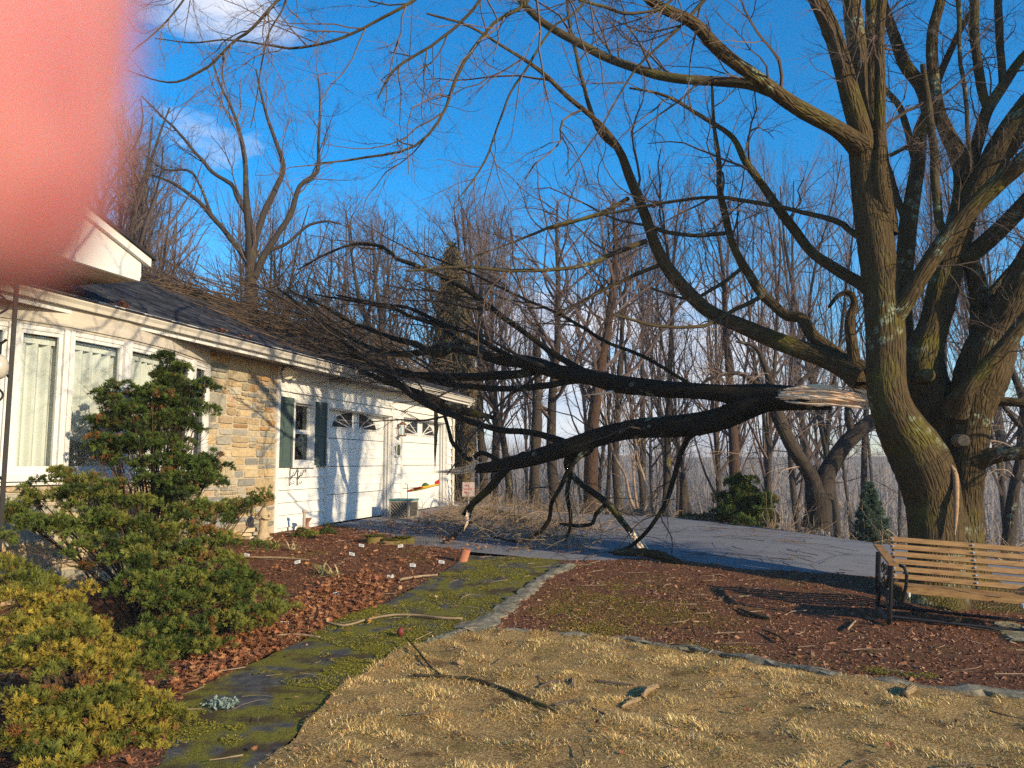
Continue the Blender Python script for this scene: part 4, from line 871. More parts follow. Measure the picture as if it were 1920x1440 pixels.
ground_log('broken_branch', [(900, 956, 7), (935, 966, 10), (975, 980, 9), (1010, 984, 5)], 'mossy branch on the driveway right of the broken limb foot', 'branch', 2, M_bark)
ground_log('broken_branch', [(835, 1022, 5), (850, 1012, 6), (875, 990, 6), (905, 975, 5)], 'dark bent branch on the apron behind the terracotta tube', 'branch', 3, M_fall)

# ------------------------------------------------------------------ woodland
def split_tree(rng, H, r0, lean=.03, nb=14, up=.10, crook=.05, fork=None, b0=.3, ratio=.34, ang=.75, dens=1.0):
    n = 16; pts = [np.zeros(3)]; d = norm(np.array([rng.normal() * lean, rng.normal() * lean, 1.0]))
    for _ in range(n - 1): pts.append(pts[-1] + d * H / (n - 1)); d = norm(d + rng.normal(size=3) * crook + [0, 0, .06])
    T = np.array(pts)[None]; RT = (r0 * np.linspace(1, .12, n) ** .9)[None]; RT[0, 0] *= 1.35
    trunks = [(T, RT)]
    if fork:
        A = grow(rng, T, RT, fork, .62, .32, 14, .3, .6, .07, (0, 0, .06), rr=.75, slim=.02, taper=.2); trunks.append(A)
        T2 = np.concatenate([T[:, :14], A[0]]); R2 = np.concatenate([RT[:, :14], A[1]])
    else: T2, R2 = T, RT
    L1 = grow(rng, T2, R2, nb, ratio, ang, 9, b0, 1, .13, (0, 0, up), rr=.55, lmin=.8, slim=.014)
    L2 = grow(rng, *L1, int(6 * dens), .5, .65, 7, .15, 1, .18, (0, 0, up * .7), lmin=.4, slim=.009)
    L3 = grow(rng, *L2, int(9 * dens), .5, .65, 5, .1, 1, .22, (0, 0, .05), lmin=.22, lmax=1.1, slim=.0060)
    return trunks, L1, L2, L3
def mesh_tree(root, trunks, L1, L2, L3, mb=M_wbark, mt=M_wtwig, thick=1.0):
    V, Fc, B, n = [], [], [], 0
    for (a, b) in trunks:
        v, f, bk = tubes(a, b, 9); V.append(v); Fc.append(f + n); B.append(bk); n += len(v)
    mk('trunk', np.concatenate(V), np.concatenate(Fc), mb, root, None, smooth_=True, bk=np.concatenate(B))
    crown('crown', [(*L1, 4), (L2[0], L2[1] * thick, 3), (L3[0], L3[1] * thick, 3)], mt, root, None)
PROT = []
for k, kw in enumerate([dict(H=13, r0=.20, nb=24, b0=.35, ratio=.36), dict(H=14, r0=.23, nb=24, b0=.40, ratio=.30), dict(H=12.5, r0=.17, nb=14, fork=2, b0=.35, ratio=.45), dict(H=13.5, r0=.13, nb=24, b0=.3, ratio=.26, ang=.6), dict(H=11.5, r0=.16, nb=12, fork=3, b0=.3, ratio=.5, crook=.08), dict(H=13, r0=.18, nb=26, b0=.25, ratio=.32, ang=1.0, up=.03)]):
    PROT.append((split_tree(np.random.default_rng(100 + k), **kw), kw))
ptree = {}
def region(px):
    for lim, l, g_ in ((330, 'bare twiggy tree in the wood behind the porch gable', 'woodland behind the porch gable'), (640, 'bare twiggy tree in the wood rising over the stone end of the roof', 'woodland over the roof'), (860, 'bare twiggy tree in the wood rising behind the garage roof', 'woodland behind the garage'), (1110, 'bare tree deep in the wood between the vine wrapped trunk and the thick reddish trunk', 'woodland past the garage corner'), (1390, 'bare tree deep in the wood between the thick reddish trunk and the rounded evergreen', 'woodland behind the driveway'), (1660, 'bare tree deep in the wood behind the weeping tree with the V trunk', 'woodland behind the weeping tree')):
        if px < lim: return l, g_
    return 'bare twiggy tree in the distance behind the big maple and bench', 'woodland behind the maple'
def put_tree(k, x, y, s, rz, label, group, name='bare_tree', tilt=(0, 0), reddish=False, tall=1.0):
    if group == 'background woodland trees': label, group = region(960 + x / y * F)
    key = (k, reddish)
    z = gz(x, y) - .12
    if key not in ptree:
        o = thing(name, (x, y, z), label, 'tree', group); (tr_, a, b, c), kw = PROT[k]; mesh_tree(o, tr_, a, b, c, M_wbark2 if reddish else M_wbark, M_wtwig); ptree[key] = o
    else:
        o = copy_tree(ptree[key]); o.name = name; o.location = (x, y, z); tag(o, label, 'tree', group)
        if not group and 'group' in o: del o['group']
    hb_t = [13, 14, 12.5, 13.5, 11.5, 13][k]; pxs = 960 + x / y * F; rt = np.interp(pxs, [100, 300, 620, 760, 1350, 1500, 1900], [.47, .44, .34, .33, .34, .38, .42]); want = (1.5 - z + y * rt * tall) ; sz = float(np.clip(want / hb_t, .55, 1.9))
    o.scale = (s, s, sz); o.rotation_euler = (tilt[0], tilt[1], rz); return o
# trees one can tell apart: px of the trunk at about y=800, distance, prototype, trunk width px
WT = [
 (1210, 24, 3, 9, 'thin straight tree standing alone just right of the sagging branch tips'),
 (1243, 26, 1, 14, 'straight dark trunk between the two thin trees behind the driveway'),
 (1155, 25, 1, 15, 'dark straight tree behind the splintered foot of the fallen limb'),
 (1128, 30, 3, 8, 'slender tree between two thick trunks at the driveway edge'),
 (1040, 26, 0, 22, 'thick dark straight trunk behind the hanging branches, nearest the garage side'),
 (1425, 24, 2, 13, 'grey tree with crooked limbs right of the round green shrub'),
 (1446, 28, 3, 8, 'very thin tree right behind the grey crooked tree'),
 (1290, 27, 3, 7, 'thin dark tree left of the reddish trunk'),
 (945, 30, 3, 15, 'upright pale brown trunk left of the broken topped snag'),
 (925, 32, 4, 13, 'forked tree between the garage and the snag'),
 (905, 27, 1, 16, 'dark trunk close behind the torn end of the lower limb'),
 (642, 27, 3, 12, 'single straight pole-like tree rising over the garage roof'),
 (742, 29, 3, 14, 'slim straight tree over the right part of the garage roof'),
 (1690, 23, 3, 11, 'leaning thin tree between the blue spruce and the maple'),
 (1560, 30, 2, 16, 'pale forked tree behind the weeping tree'),
 (1608, 33, 1, 14, 'tall grey tree behind the weeping tree, closest to the maple'),
 (215, 26, 4, 26, 'wide branching tree behind the porch gable'),
 (255, 31, 2, 16, 'twiggy tree just right of the porch gable peak'),
 (875, 36, 0, 18, 'tall tree right behind the vine covered trunk'),
 (1500, 38, 5, 13, 'dense twiggy tree above the weeping tree'),
]
rw = np.random.default_rng(55)
for (px, Y, k, wpx, lab) in WT:
    x = (px - 960) / F * Y * 1.003; r0 = PROT[k][1]['r0']; s = np.clip(pw(wpx, Y) / 2 / (r0 * .88), .72, 1.35); put_tree(k, x, Y, s, rw.uniform(0, 6.28), lab, None)
put_tree(1, (1384 - 960) / F * 23.5, 23.5, 1.0, 2.0, 'reddish brown straight trunk rising behind the round green shrub', None, reddish=True)
put_tree(0, (1105 - 960) / F * 21.5, 21.5, 1.18, 4.0, 'thickest dark reddish trunk beyond the splintered prop, leaning slightly right', None, tilt=(0, .05), reddish=True)
# the rest of the wood, as single trees
gi = 0
for i in range(44):
    t = i / 44; px = rw.uniform(130, 900) if i < 22 else rw.uniform(860, 1990); Y = rw.uniform(27, 62) if px > 820 else rw.uniform(27, 48)
    if px < 860: Y = max(Y, 27)
    x = (px - 960) / F * Y; k = int(rw.integers(0, 6)); put_tree(k, x, Y, rw.uniform(.65, 1.0), rw.uniform(0, 6.28), 'bare twiggy tree in the thick of the wood beyond the house and driveway', 'background woodland trees', tall=rw.uniform(.78, 1.0))
for px, Y in [(1760, 34), (1880, 30), (1980, 26), (1930, 40), (1700, 44), (2060, 32), (1830, 50)]:
    put_tree(int(rw.integers(0, 6)), (px - 960) / F * Y, Y, rw.uniform(.8, 1.0), rw.uniform(0, 6.28), 'bare twiggy tree in the thick of the wood beyond the house and driveway', 'background woodland trees')
# forking tree behind the roof, traced
t0 = P(474, 700, 25); t0[2] = gz(t0[0], 25); FTW = .8
ft = thing('forked_tree', t0, 'large bare tree with many upswept forks rising above the stone end of the roof', 'tree')
FT = [[(474, 760, 32, 25), (474, 620, 30, 25), (470, 520, 28, 25), (472, 470, 28, 25), (470, 440, 24, 25), (462, 397, 18, 25), (461, 333, 13, 25), (457, 283, 11, 25), (448, 240, 9, 25), (433, 200, 7, 25), (413, 160, 5, 25), (398, 110, 3, 25)],
 [(462, 400, 12, 25), (445, 372, 11, 25), (434, 345, 10, 25), (400, 325, 9, 25), (377, 298, 8, 25), (355, 272, 7, 25), (333, 247, 6, 25), (293, 207, 4, 25), (265, 180, 3, 25)],
 [(474, 460, 20, 25), (488, 420, 16, 25), (500, 387, 15, 25), (520, 350, 13, 25), (530, 310, 12, 25), (513, 253, 9, 25), (500, 215, 7, 25), (490, 180, 6, 25), (480, 130, 4, 25)],
 [(478, 520, 20, 25), (500, 470, 17, 25), (520, 440, 15, 25), (547, 397, 14, 25), (563, 347, 12, 25), (593, 325, 11, 25), (597, 283, 8, 25), (600, 200, 5, 25), (596, 140, 3, 25)],
 [(470, 500, 18, 25), (447, 465, 14, 25), (410, 420, 12, 25), (377, 383, 10, 25), (350, 360, 9, 25), (317, 340, 7, 25), (285, 328, 5, 25)],
 [(505, 470, 10, 25), (540, 455, 8, 25), (575, 425, 7, 25), (610, 415, 6, 25), (640, 420, 3, 25)],
 [(395, 400, 8, 25), (378, 355, 6, 25), (355, 320, 6, 25), (310, 318, 5, 25), (270, 290, 3, 25)]]
LS = [limb_mesh('trunk' if i == 0 else 'limb', [(a, b, c * FTW, d) for a, b, c, d in t], M_wbark, ft, t0, 8, 30, .04, 120 + i)[1:] for i, t in enumerate(FT)]
rng = np.random.default_rng(31); Pp, Rp = batch(LS)
e1 = grow(rng, Pp, Rp, 12, .30, .6, 8, .35, 1, .16, (0, 0, .09), lmin=.7, lmax=2.6); e2 = grow(rng, *e1, 6, .5, .65, 6, .15, 1, .2, (0, 0, .05), lmin=.35, slim=.011); e3 = grow(rng, *e2, 6, .5, .7, 4, .1, 1, .2, lmin=.2, slim=.009)
crown('crown', [(*e1, 4), (*e2, 3), (*e3, 3)], M_wtwig, ft, t0)
# broken topped snag
def snag(name, pts, label, mat, seed):
    b = P(*[pts[0][i] for i in (0, 1, 3)]); o = thing(name, b, label, 'tree'); limb_mesh('trunk', pts, mat, o, b, 10, 40, .10, seed); return o
snag('snag', [(1003, 960, 22, 25), (1004, 860, 19, 25), (1006, 760, 17, 25), (1008, 690, 15, 25), (1007, 650, 14, 25), (1008, 632, 9, 25), (1009, 620, 3, 25)], 'dead trunk broken off at a pointed top behind the fallen limb', M_wbark, 140)
snag('stump', [(1282, 985, 17, 19.2), (1282, 930, 16, 19.2), (1280, 895, 14, 19.2), (1276, 885, 6, 19.2)], 'short broken trunk at the driveway edge left of the green shrub', M_wbark, 141)
# multi-stemmed young tree at the edge
yt = P(1195, 970, 18.6); o = thing('young_tree', yt, 'small pale multi-stemmed tree at the driveway edge behind the bent prop', 'tree')
LS = [limb_mesh('stem', t, M_willow, o, yt, 6, 20, .03, 150 + i)[1:] for i, t in enumerate([[(1198, 972, 8, 18.6), (1180, 930, 6, 18.6), (1172, 890, 5, 18.6), (1150, 850, 4, 18.6), (1140, 800, 3, 18.6), (1128, 740, 2, 18.6)], [(1200, 972, 8, 18.6), (1212, 940, 6, 18.6), (1208, 900, 5, 18.6), (1196, 860, 4, 18.6), (1190, 820, 3, 18.6), (1170, 760, 2, 18.6)], [(1199, 972, 7, 18.6), (1192, 930, 5, 18.6), (1188, 890, 4, 18.6), (1192, 840, 3, 18.6), (1215, 790, 2, 18.6)]])]
Pp, Rp = batch(LS); e1 = grow(rng, Pp, Rp, 8, .4, .6, 7, .2, 1, .15, (0, 0, .08), lmin=.3); e2 = grow(rng, *e1, 5, .5, .6, 5, .2, 1, .2, lmin=.15)
crown('twigs', [(*e1, 3), (*e2, 3)], M_willow, o, yt)
# weeping tree with a V trunk
def weeping(pts, org, label, seed, drop=.12, nper=26, lm=1.8):
    rg = np.random.default_rng(seed); o = thing('weeping_tree', org, label, 'tree')
    LS = [limb_mesh('trunk' if i == 0 else 'limb', t, M_wbark, o, org, 10, 36, .08, seed + i)[1:] for i, t in enumerate(pts)]
    Pp, Rp = batch(LS); e1 = grow(rg, Pp, Rp, nper, .35, 1.0, 10, .3, 1, .12, (0, 0, -drop), lmin=.5, lmax=lm, slim=.008); e2 = grow(rg, *e1, 6, .6, .5, 8, .1, 1, .10, (0, 0, -drop * 1.5), lmin=.3, lmax=1.1, slim=.006)
    crown('twigs', [(*e1, 3), (*e2, 3)], M_willow, o, org); return o
wo_ = P(1535, 988, 15.8)
weeping([[(1532, 992, 52, 15.8), (1535, 950, 44, 15.8), (1530, 925, 44, 15.8), (1525, 900, 32, 15.8), (1505, 865, 26, 15.7), (1480, 825, 25, 15.6), (1462, 790, 24, 15.6), (1450, 760, 22, 15.6), (1445, 730, 18, 15.6), (1435, 690, 12, 15.6), (1415, 650, 8, 15.6), (1380, 640, 5, 15.6)],
 [(1540, 935, 40, 15.8), (1548, 895, 38, 15.8), (1565, 865, 34, 15.8), (1590, 832, 30, 15.8), (1622, 800, 27, 15.8), (1660, 770, 24, 15.8), (1700, 720, 18, 15.8)],
 [(1455, 770, 12, 15.6), (1480, 740, 10, 15.4), (1520, 700, 9, 15.4), (1560, 680, 8, 15.4), (1600, 690, 6, 15.4)],
 [(1450, 755, 12, 15.6), (1420, 720, 10, 15.6), (1380, 700, 8, 15.6), (1330, 710, 6, 15.6), (1300, 740, 4, 15.6)],
 [(1600, 822, 16, 15.8), (1590, 770, 13, 15.8), (1600, 710, 10, 15.8), (1570, 660, 7, 15.8)]],
 wo_, 'old weeping tree with a V shaped ivy-flecked trunk at the bend of the driveway', 160)
rt = P(1890, 1040, 13.7)
weeping([[(1888, 1045, 26, 13.7), (1893, 1000, 22, 13.7), (1900, 930, 20, 13.7), (1915, 840, 18, 13.7), (1920, 760, 16, 13.7), (1900, 700, 12, 13.7), (1880, 650, 7, 13.7)], [(1918, 850, 12, 13.7), (1950, 760, 10, 13.7), (1960, 680, 8, 13.7), (1920, 640, 5, 13.7)], [(1915, 800, 10, 13.7), (1880, 760, 8, 13.7), (1860, 740, 6, 13.7)]], rt, 'weeping tree with a dark leaning trunk right of the maple', 170, nper=30)
# trunk wrapped in vines by the garage
vt = P(852, 945, 25); vo = thing('vine_covered_tree', vt, 'pointed dead trunk thickly wrapped in vines just past the garage corner', 'tree')
limb_mesh('trunk', [(850, 950, 44, 25), (848, 860, 40, 25), (850, 760, 44, 25), (848, 660, 46, 25), (846, 600, 40, 25), (846, 540, 30, 25), (845, 500, 18, 25), (843, 470, 6, 25)], M_wbark, vo, vt, 12, 40, .12, 180)
rg = np.random.default_rng(8); K = 2600; zz = rg.beta(1.1, 1.0, K); py = 455 + zz * 470; hw = np.interp(py, [455, 480, 560, 620, 700, 800, 950], [2, 10, 20, 29, 30, 28, 24]) * rg.uniform(.8, 1.25, K); an = rg.uniform(0, 6.28, K)
pts = np.array([P(846 + h * math.cos(a), y, 25 + h / F * 25 * math.sin(a)) for h, a, y in zip(hw, an, py)])
dv = norm(np.stack([np.cos(an) * .5, np.sin(an) * .5, -1 + rg.normal(0, .25, K)], 1)); st = [pts]; p = pts
for _ in range(5): p = p + dv * rg.uniform(.06, .14, (K, 1)); st.append(p); dv = norm(dv + rg.normal(size=(K, 3)) * .25)
Av = np.stack(st, 1); Rv = np.full((K, 6), .012)
crown('hanging_vines', [(Av, Rv, 3)], simple('dry_vines', (.10, .072, .036), .9, .45, 2), vo, vt)
def leaf_cloud(centers, normals, size, rg, cols, n_leaf=1, aspect=.6):
    """small bent leaf quads; returns verts, faces, colours"""
    K = len(centers); a = norm(np.cross(normals, rg.normal(size=(K, 3)))); b = np.cross(normals, a); s = (size * rg.uniform(.6, 1.3, K))[:, None]
    v = np.stack([centers - a * s, centers - b * s * aspect + normals * s * .15, centers + a * s, centers + b * s * aspect + normals * s * .15], 1)
    f = np.arange(K)[:, None] * 4 + np.array([0, 1, 2, 3]); return v.reshape(-1, 3), f, np.repeat(cols, 4, axis=0)
sel = rg.random(K) < .6; cc = np.array([(.03, .045, .015), (.05, .06, .02), (.09, .075, .03)])[rg.integers(0, 3, sel.sum())]
v, f, c = leaf_cloud(pts[sel] + rg.normal(size=(sel.sum(), 3)) * .06, norm(rg.normal(size=(sel.sum(), 3))), .09, rg, cc); mk('vine_leaves', v, f, M_leafattr, vo, vt, col=c)

# far hillside wood
rg = np.random.default_rng(77); K = 4200; yy = 48 + 150 * rg.random(K) ** 1.2; xx = rg.uniform(-.62, .95, K) * yy; zz = g(xx, yy) - .2; hh = rg.uniform(5.5, 10, K)
ST = np.stack([xx, yy, zz], 1); d = norm(np.stack([rg.normal(0, .05, K), rg.normal(0, .05, K), np.ones(K)], 1)); T = np.stack([ST + d * (hh * t)[:, None] for t in np.linspace(0, 1, 5)], 1); T[:, 1:] += rg.normal(size=(K, 4, 3)) * .12
RT = rg.uniform(.05, .12, K)[:, None] * np.linspace(1, .25, 5)[None]
h1 = grow(rg, T, RT, 9, .34, .7, 5, .15, 1, .15, (0, 0, .08), slim=.010); h2 = grow(rg, h1[0], h1[1], 4, .5, .7, 4, .2, 1, .2, (0, 0, .05), lmin=.5, slim=.012)
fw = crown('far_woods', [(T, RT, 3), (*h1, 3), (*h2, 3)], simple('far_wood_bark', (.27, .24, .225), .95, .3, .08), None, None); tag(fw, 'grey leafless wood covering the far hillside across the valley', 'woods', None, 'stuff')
# undergrowth at the wood's edge
K = 2600; px = rg.uniform(-4, 12, K); e = np.interp(px, EX, EY); yy = e + rg.gamma(1.6, 1.6, K) - .2; sel = ~((px > 5.8) & (yy < 11)); px, yy = px[sel], yy[sel]; K = len(px)
ST = np.stack([px, yy, g(px, yy) - .06], 1); d = norm(np.stack([rg.normal(0, .7, K), rg.normal(0, .5, K), rg.uniform(.3, 1, K)], 1)); pts = [ST]; p = ST; Ls = rg.uniform(.25, .9, K)
for _ in range(5): p = p + d * (Ls / 5)[:, None]; d = norm(d + rg.normal(size=(K, 3)) * .25 + [0, 0, -.12]); pts.append(p)
U = np.stack(pts, 1); RU = np.full((K, 6), .004) * rg.uniform(.6, 2, K)[:, None]; u2 = grow(rg, U, RU, 4, .5, .7, 4, .1, 1, .25, slim=.008)
tag(crown('undergrowth', [off_ground((U, RU), -.03) + (3,), off_ground(u2, -.03) + (3,)], M_litter, None, None), 'tangled dry brambles and saplings along the edge of the wood', 'undergrowth', None, 'stuff')

# ------------------------------------------------------------------ evergreens
def sprays(C, Nn, size, rg, cols, nl=13):
    """curled fans of scale leaves: C centres, Nn outward directions"""
    K = len(C); side = norm(np.cross(Nn, rg.normal(size=(K, 3)))); up = np.cross(side, Nn); V = []; Fc = []; Cc = []
    s = (size * rg.uniform(.6, 1.25, K))[:, None]; k0 = 0
    for i in range(nl):
        a = (i / (nl - 1) - .5) * 2.5 + rg.normal(0, .12, K)[:, None]; ln = s * (1 - .35 * abs(i / (nl - 1) - .5) * 2) * rg.uniform(.7, 1.2, (K, 1))
        d = norm(np.cos(a) * Nn + np.sin(a) * side + up * rg.normal(.25, .25, (K, 1))); w = norm(np.cross(d, up)) * ln * .095
        b = C + d * ln * .12; mid = C + d * ln * .6 + up * ln * .05; tip = C + d * ln + up * ln * .18
        v = np.stack([b, mid - w, tip, mid + w], 1); V.append(v.reshape(-1, 3)); Fc.append(np.arange(K)[:, None] * 4 + np.array([0, 1, 2, 3]) + k0); k0 += 4 * K
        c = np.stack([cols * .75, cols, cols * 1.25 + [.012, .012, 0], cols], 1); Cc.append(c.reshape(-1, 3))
    return np.concatenate(V), np.concatenate(Fc), np.concatenate(Cc)
def clumps(lst, per, size, rg, pal, brown=.05, layers=1):
    """lst: centre (3), radii (3). sprays spread over and inside each clump"""
    Cs, Ns, Cl = [], [], []
    for (c, r) in lst:
        n = int(per * (r[0] * r[1] + r[0] * r[2] + r[1] * r[2]) / 3); d = norm(rg.normal(size=(n, 3))); d[:, 2] = np.where(d[:, 2] < -.35, -d[:, 2], d[:, 2]); rad = rg.uniform(.55, 1.0, n)[:, None]
        bump_ = 1 + .22 * np.sin(d[:, :1] * 7 + c[0] * 9) * np.sin(d[:, 1:2] * 8 + c[1] * 5) * np.cos(d[:, 2:] * 6)
        Cs.append(c + d * rad * bump_ * r); Ns.append(norm(d + [0, 0, .35] + rg.normal(0, .3, (n, 3))))
        base = pal[rg.integers(0, len(pal))]; col = base * rg.uniform(.75, 1.3, (n, 1)); 
        if rg.random() < brown: k = rg.random(n) < .6; col[k] = np.array([.22, .095, .03]) * rg.uniform(.6, 1.2, (k.sum(), 1))
        else: k = rg.random(n) < .03; col[k] = np.array([.2, .09, .03])
        Cl.append(col)
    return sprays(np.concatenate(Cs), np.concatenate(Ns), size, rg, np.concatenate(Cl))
def shrub(name, lst, per, size, pal, label, seed, brown=.05, wood=True, group=None):
    rg = np.random.default_rng(seed); cs = np.array([c for c, r in lst]); b = cs.mean(0).copy(); b[2] = gz(b[0], b[1]); o = thing(name, b, label, 'shrub', group)
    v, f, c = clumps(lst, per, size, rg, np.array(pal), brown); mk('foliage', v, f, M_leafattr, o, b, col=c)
    if wood:
        cs = cs[::4]; K = len(cs); t = np.linspace(0, 1, 7)[None, :, None]; root = b + rg.normal(0, .08, (K, 3)) * [1, 1, 0]; mid = root * .5 + cs * .5 + [0, 0, .05]
        S = (1 - t) ** 2 * root[:, None] + 2 * t * (1 - t) * mid[:, None] + t * t * cs[:, None]; Rr = np.full((K, 7), .009) * np.linspace(1.4, .4, 7)
        tw = grow(rg, S, Rr, 7, .3, .8, 5, .4, 1, .2, slim=.01); crown('stems', [(S, Rr, 5), (*tw, 3)], simple('shrub_wood', (.06, .038, .022), .9, .3, 20), o, b)
    return o
def px_clumps(rows, rg, deep=0.0, sub=3):
    out = []
    for (px, py, r, Y) in rows:
        R = pw(r, Y); c0 = P(px, py, Y)
        for k in range(sub + 1):
            s = 1 if k == 0 else rg.uniform(.5, .75); off = rg.normal(size=3) * R * (.0 if k == 0 else .62); off[1] *= 1.4
            out.append((c0 + off, np.array([R * s * 1.1, R * s, R * s * .72])))
        if deep: out.append((c0 + [rg.normal() * .1, deep, -.05], np.array([R, R, R * .75])))
    return out
G_DK = [(.024, .045, .011), (.040, .070, .014), (.060, .098, .018), (.085, .120, .022)]
G_MD = [(.036, .060, .012), (.070, .100, .018), (.105, .135, .024), (.15, .155, .028)]
G_GO = [(.10, .115, .02), (.16, .155, .024), (.24, .195, .03), (.13, .135, .022), (.30, .23, .035)]
rg = np.random.default_rng(41)
tall = [(312, 668, 14, 8.3), (318, 690, 20, 8.3), (300, 705, 14, 8.3), (322, 715, 24, 8.3), (295, 730, 20, 8.3), (345, 735, 20, 8.3), (385, 718, 13, 8.3), (372, 735, 12, 8.3), (285, 750, 18, 8.2), (315, 755, 26, 8.2), (355, 762, 22, 8.2),
 (208, 735, 16, 8.1), (195, 755, 14, 8.1), (222, 760, 20, 8.1), (250, 735, 16, 8.1), (260, 765, 22, 8.1), (188, 790, 20, 8.1), (215, 795, 24, 8.1), (250, 800, 26, 8.1), (290, 795, 28, 8.2), (335, 795, 26, 8.2), (365, 800, 12, 8.2),
 (178, 825, 16, 8.0), (205, 835, 22, 8.0), (240, 835, 22, 8.0), (275, 835, 24, 8.1), (320, 825, 20, 8.2), (200, 858, 12, 8.0), (300, 868, 26, 8.0), (340, 870, 28, 8.0), (380, 865, 22, 8.0), (395, 868, 14, 8.0), (265, 870, 14, 8.1),
 (385, 895, 20, 7.9), (350, 900, 24, 7.9), (310, 905, 22, 7.9), (270, 900, 14, 7.9), (330, 925, 22, 7.8)]
shrub('dwarf_cypress', px_clumps(tall, rg, .22, 4), 10500, .040, G_DK, 'tall irregular dark green cypress standing in front of the bow window', 42, .07)
wide = [(115, 890, 20, 7.2), (140, 905, 18, 7.2), (170, 905, 16, 7.2), (210, 910, 16, 7.3), (60, 930, 16, 7.2), (40, 945, 18, 7.1), (20, 960, 22, 7.0), (110, 930, 22, 7.0), (160, 935, 26, 7.0), (215, 945, 26, 7.0), (265, 940, 20, 7.1), (60, 985, 30, 6.8), (110, 985, 28, 6.8), (165, 985, 30, 6.8), (225, 985, 28, 6.9), (270, 990, 20, 6.9),
 (410, 960, 22, 7.9), (445, 950, 20, 8.0), (475, 940, 14, 8.0), (497, 930, 10, 8.0), (370, 960, 26, 7.7), (430, 975, 16, 7.9), (330, 965, 24, 7.5), (345, 1000, 28, 7.2), (390, 1005, 26, 7.2), (425, 1020, 18, 7.2), (300, 1010, 26, 7.1), (360, 1040, 26, 7.0), (250, 1020, 24, 6.8), (200, 1025, 22, 6.7), (150, 1030, 22, 6.6), (260, 1050, 26, 6.6), (300, 1055, 24, 6.7), (415, 1050, 22, 6.9),
 (240, 1090, 24, 6.3), (290, 1095, 30, 6.3), (340, 1085, 28, 6.5), (385, 1090, 28, 6.6), (430, 1085, 24, 6.7), (465, 1085, 20, 6.8), (450, 1110, 26, 6.6), (505, 1115, 22, 6.8), (515, 1140, 18, 6.7), (410, 1120, 28, 6.4), (360, 1130, 28, 6.3), (310, 1130, 26, 6.2), (460, 1150, 28, 6.4), (495, 1165, 20, 6.5), (425, 1165, 26, 6.2), (380, 1175, 26, 6.1), (340, 1180, 24, 6.0), (300, 1175, 24, 6.0), (270, 1200, 24, 5.8), (310, 1220, 24, 5.8), (350, 1215, 24, 5.9), (390, 1210, 20, 6.0), (290, 1245, 18, 5.7)]
shrub('spreading_cypress', px_clumps(wide, rg, .18, 4), 8500, .040, G_MD, 'low spreading green cypress in the middle of the left bed beside the leaf litter', 43, .05)
gold = [(10, 1065, 26, 5.6), (50, 1090, 30, 5.4), (100, 1100, 22, 5.5), (20, 1120, 30, 5.0), (70, 1140, 34, 5.0), (120, 1140, 26, 5.1), (25, 1180, 36, 4.7), (85, 1190, 34, 4.7), (140, 1185, 30, 4.8), (180, 1180, 24, 5.1), (200, 1215, 24, 5.0), (110, 1230, 36, 4.5), (50, 1250, 30, 4.4), (10, 1240, 28, 4.4), (160, 1240, 26, 4.6),
 (215, 1250, 26, 4.8), (230, 1290, 30, 4.6), (190, 1310, 32, 4.4), (150, 1320, 30, 4.2), (270, 1310, 26, 4.6), (295, 1345, 24, 4.5), (245, 1345, 34, 4.4), (190, 1365, 34, 4.2), (280, 1385, 28, 4.3), (230, 1400, 34, 4.2), (170, 1410, 34, 4.0), (90, 1310, 28, 4.2), (40, 1330, 30, 4.1), (80, 1370, 34, 4.0), (20, 1390, 36, 3.9), (70, 1425, 36, 3.8), (130, 1430, 30, 3.9), (270, 1430, 28, 4.2), (300, 1420, 18, 4.3)]
shrub('golden_cypress', px_clumps(gold, rg, .15, 4), 9500, .036, G_GO, 'golden yellow-green cypress filling the lower left corner', 44, .10)
back = [(1392, 905, 12, 16.5), (1400, 925, 20, 16.5), (1380, 935, 18, 16.4), (1415, 940, 22, 16.5), (1395, 950, 28, 16.3), (1372, 960, 22, 16.3), (1430, 960, 18, 16.4), (1400, 970, 26, 16.2), (1360, 972, 14, 16.2), (1425, 975, 20, 16.2)]
shrub('rounded_evergreen', px_clumps(back, rg, .5, 4), 2600, .10, G_DK + G_MD[1:2], 'rounded bright green evergreen at the far edge of the driveway', 45, 0)
# low ground cover and small shrubs
def hump(px0, px1, py, Y, r, n, rg): return [(P(px0 + (px1 - px0) * t, py + rg.normal() * 1.5, Y + rg.normal() * .2), np.array([.35, .3, r])) for t in np.linspace(0, 1, n)]
shrub('ground_cover', hump(1290, 1352, 974, 17.6, .12, 10, rg), 900, .07, G_DK, 'low dark green ground cover left of the rounded evergreen', 46, 0, False)
shrub('small_evergreen', px_clumps([(565, 1000, 12, 12.6), (580, 1003, 12, 12.5), (556, 1006, 9, 12.5)], rg, .1, 3), 4500, .05, G_MD, 'small green shrub against the siding left of the first garage door', 47, .1, True, None)
shrub('small_evergreen', px_clumps([(612, 1000, 11, 13), (624, 1003, 8, 13), (603, 1004, 8, 12.9)], rg, .1, 3), 4500, .05, G_DK, 'small dark green shrub at the corner of the first garage door', 48, .1)
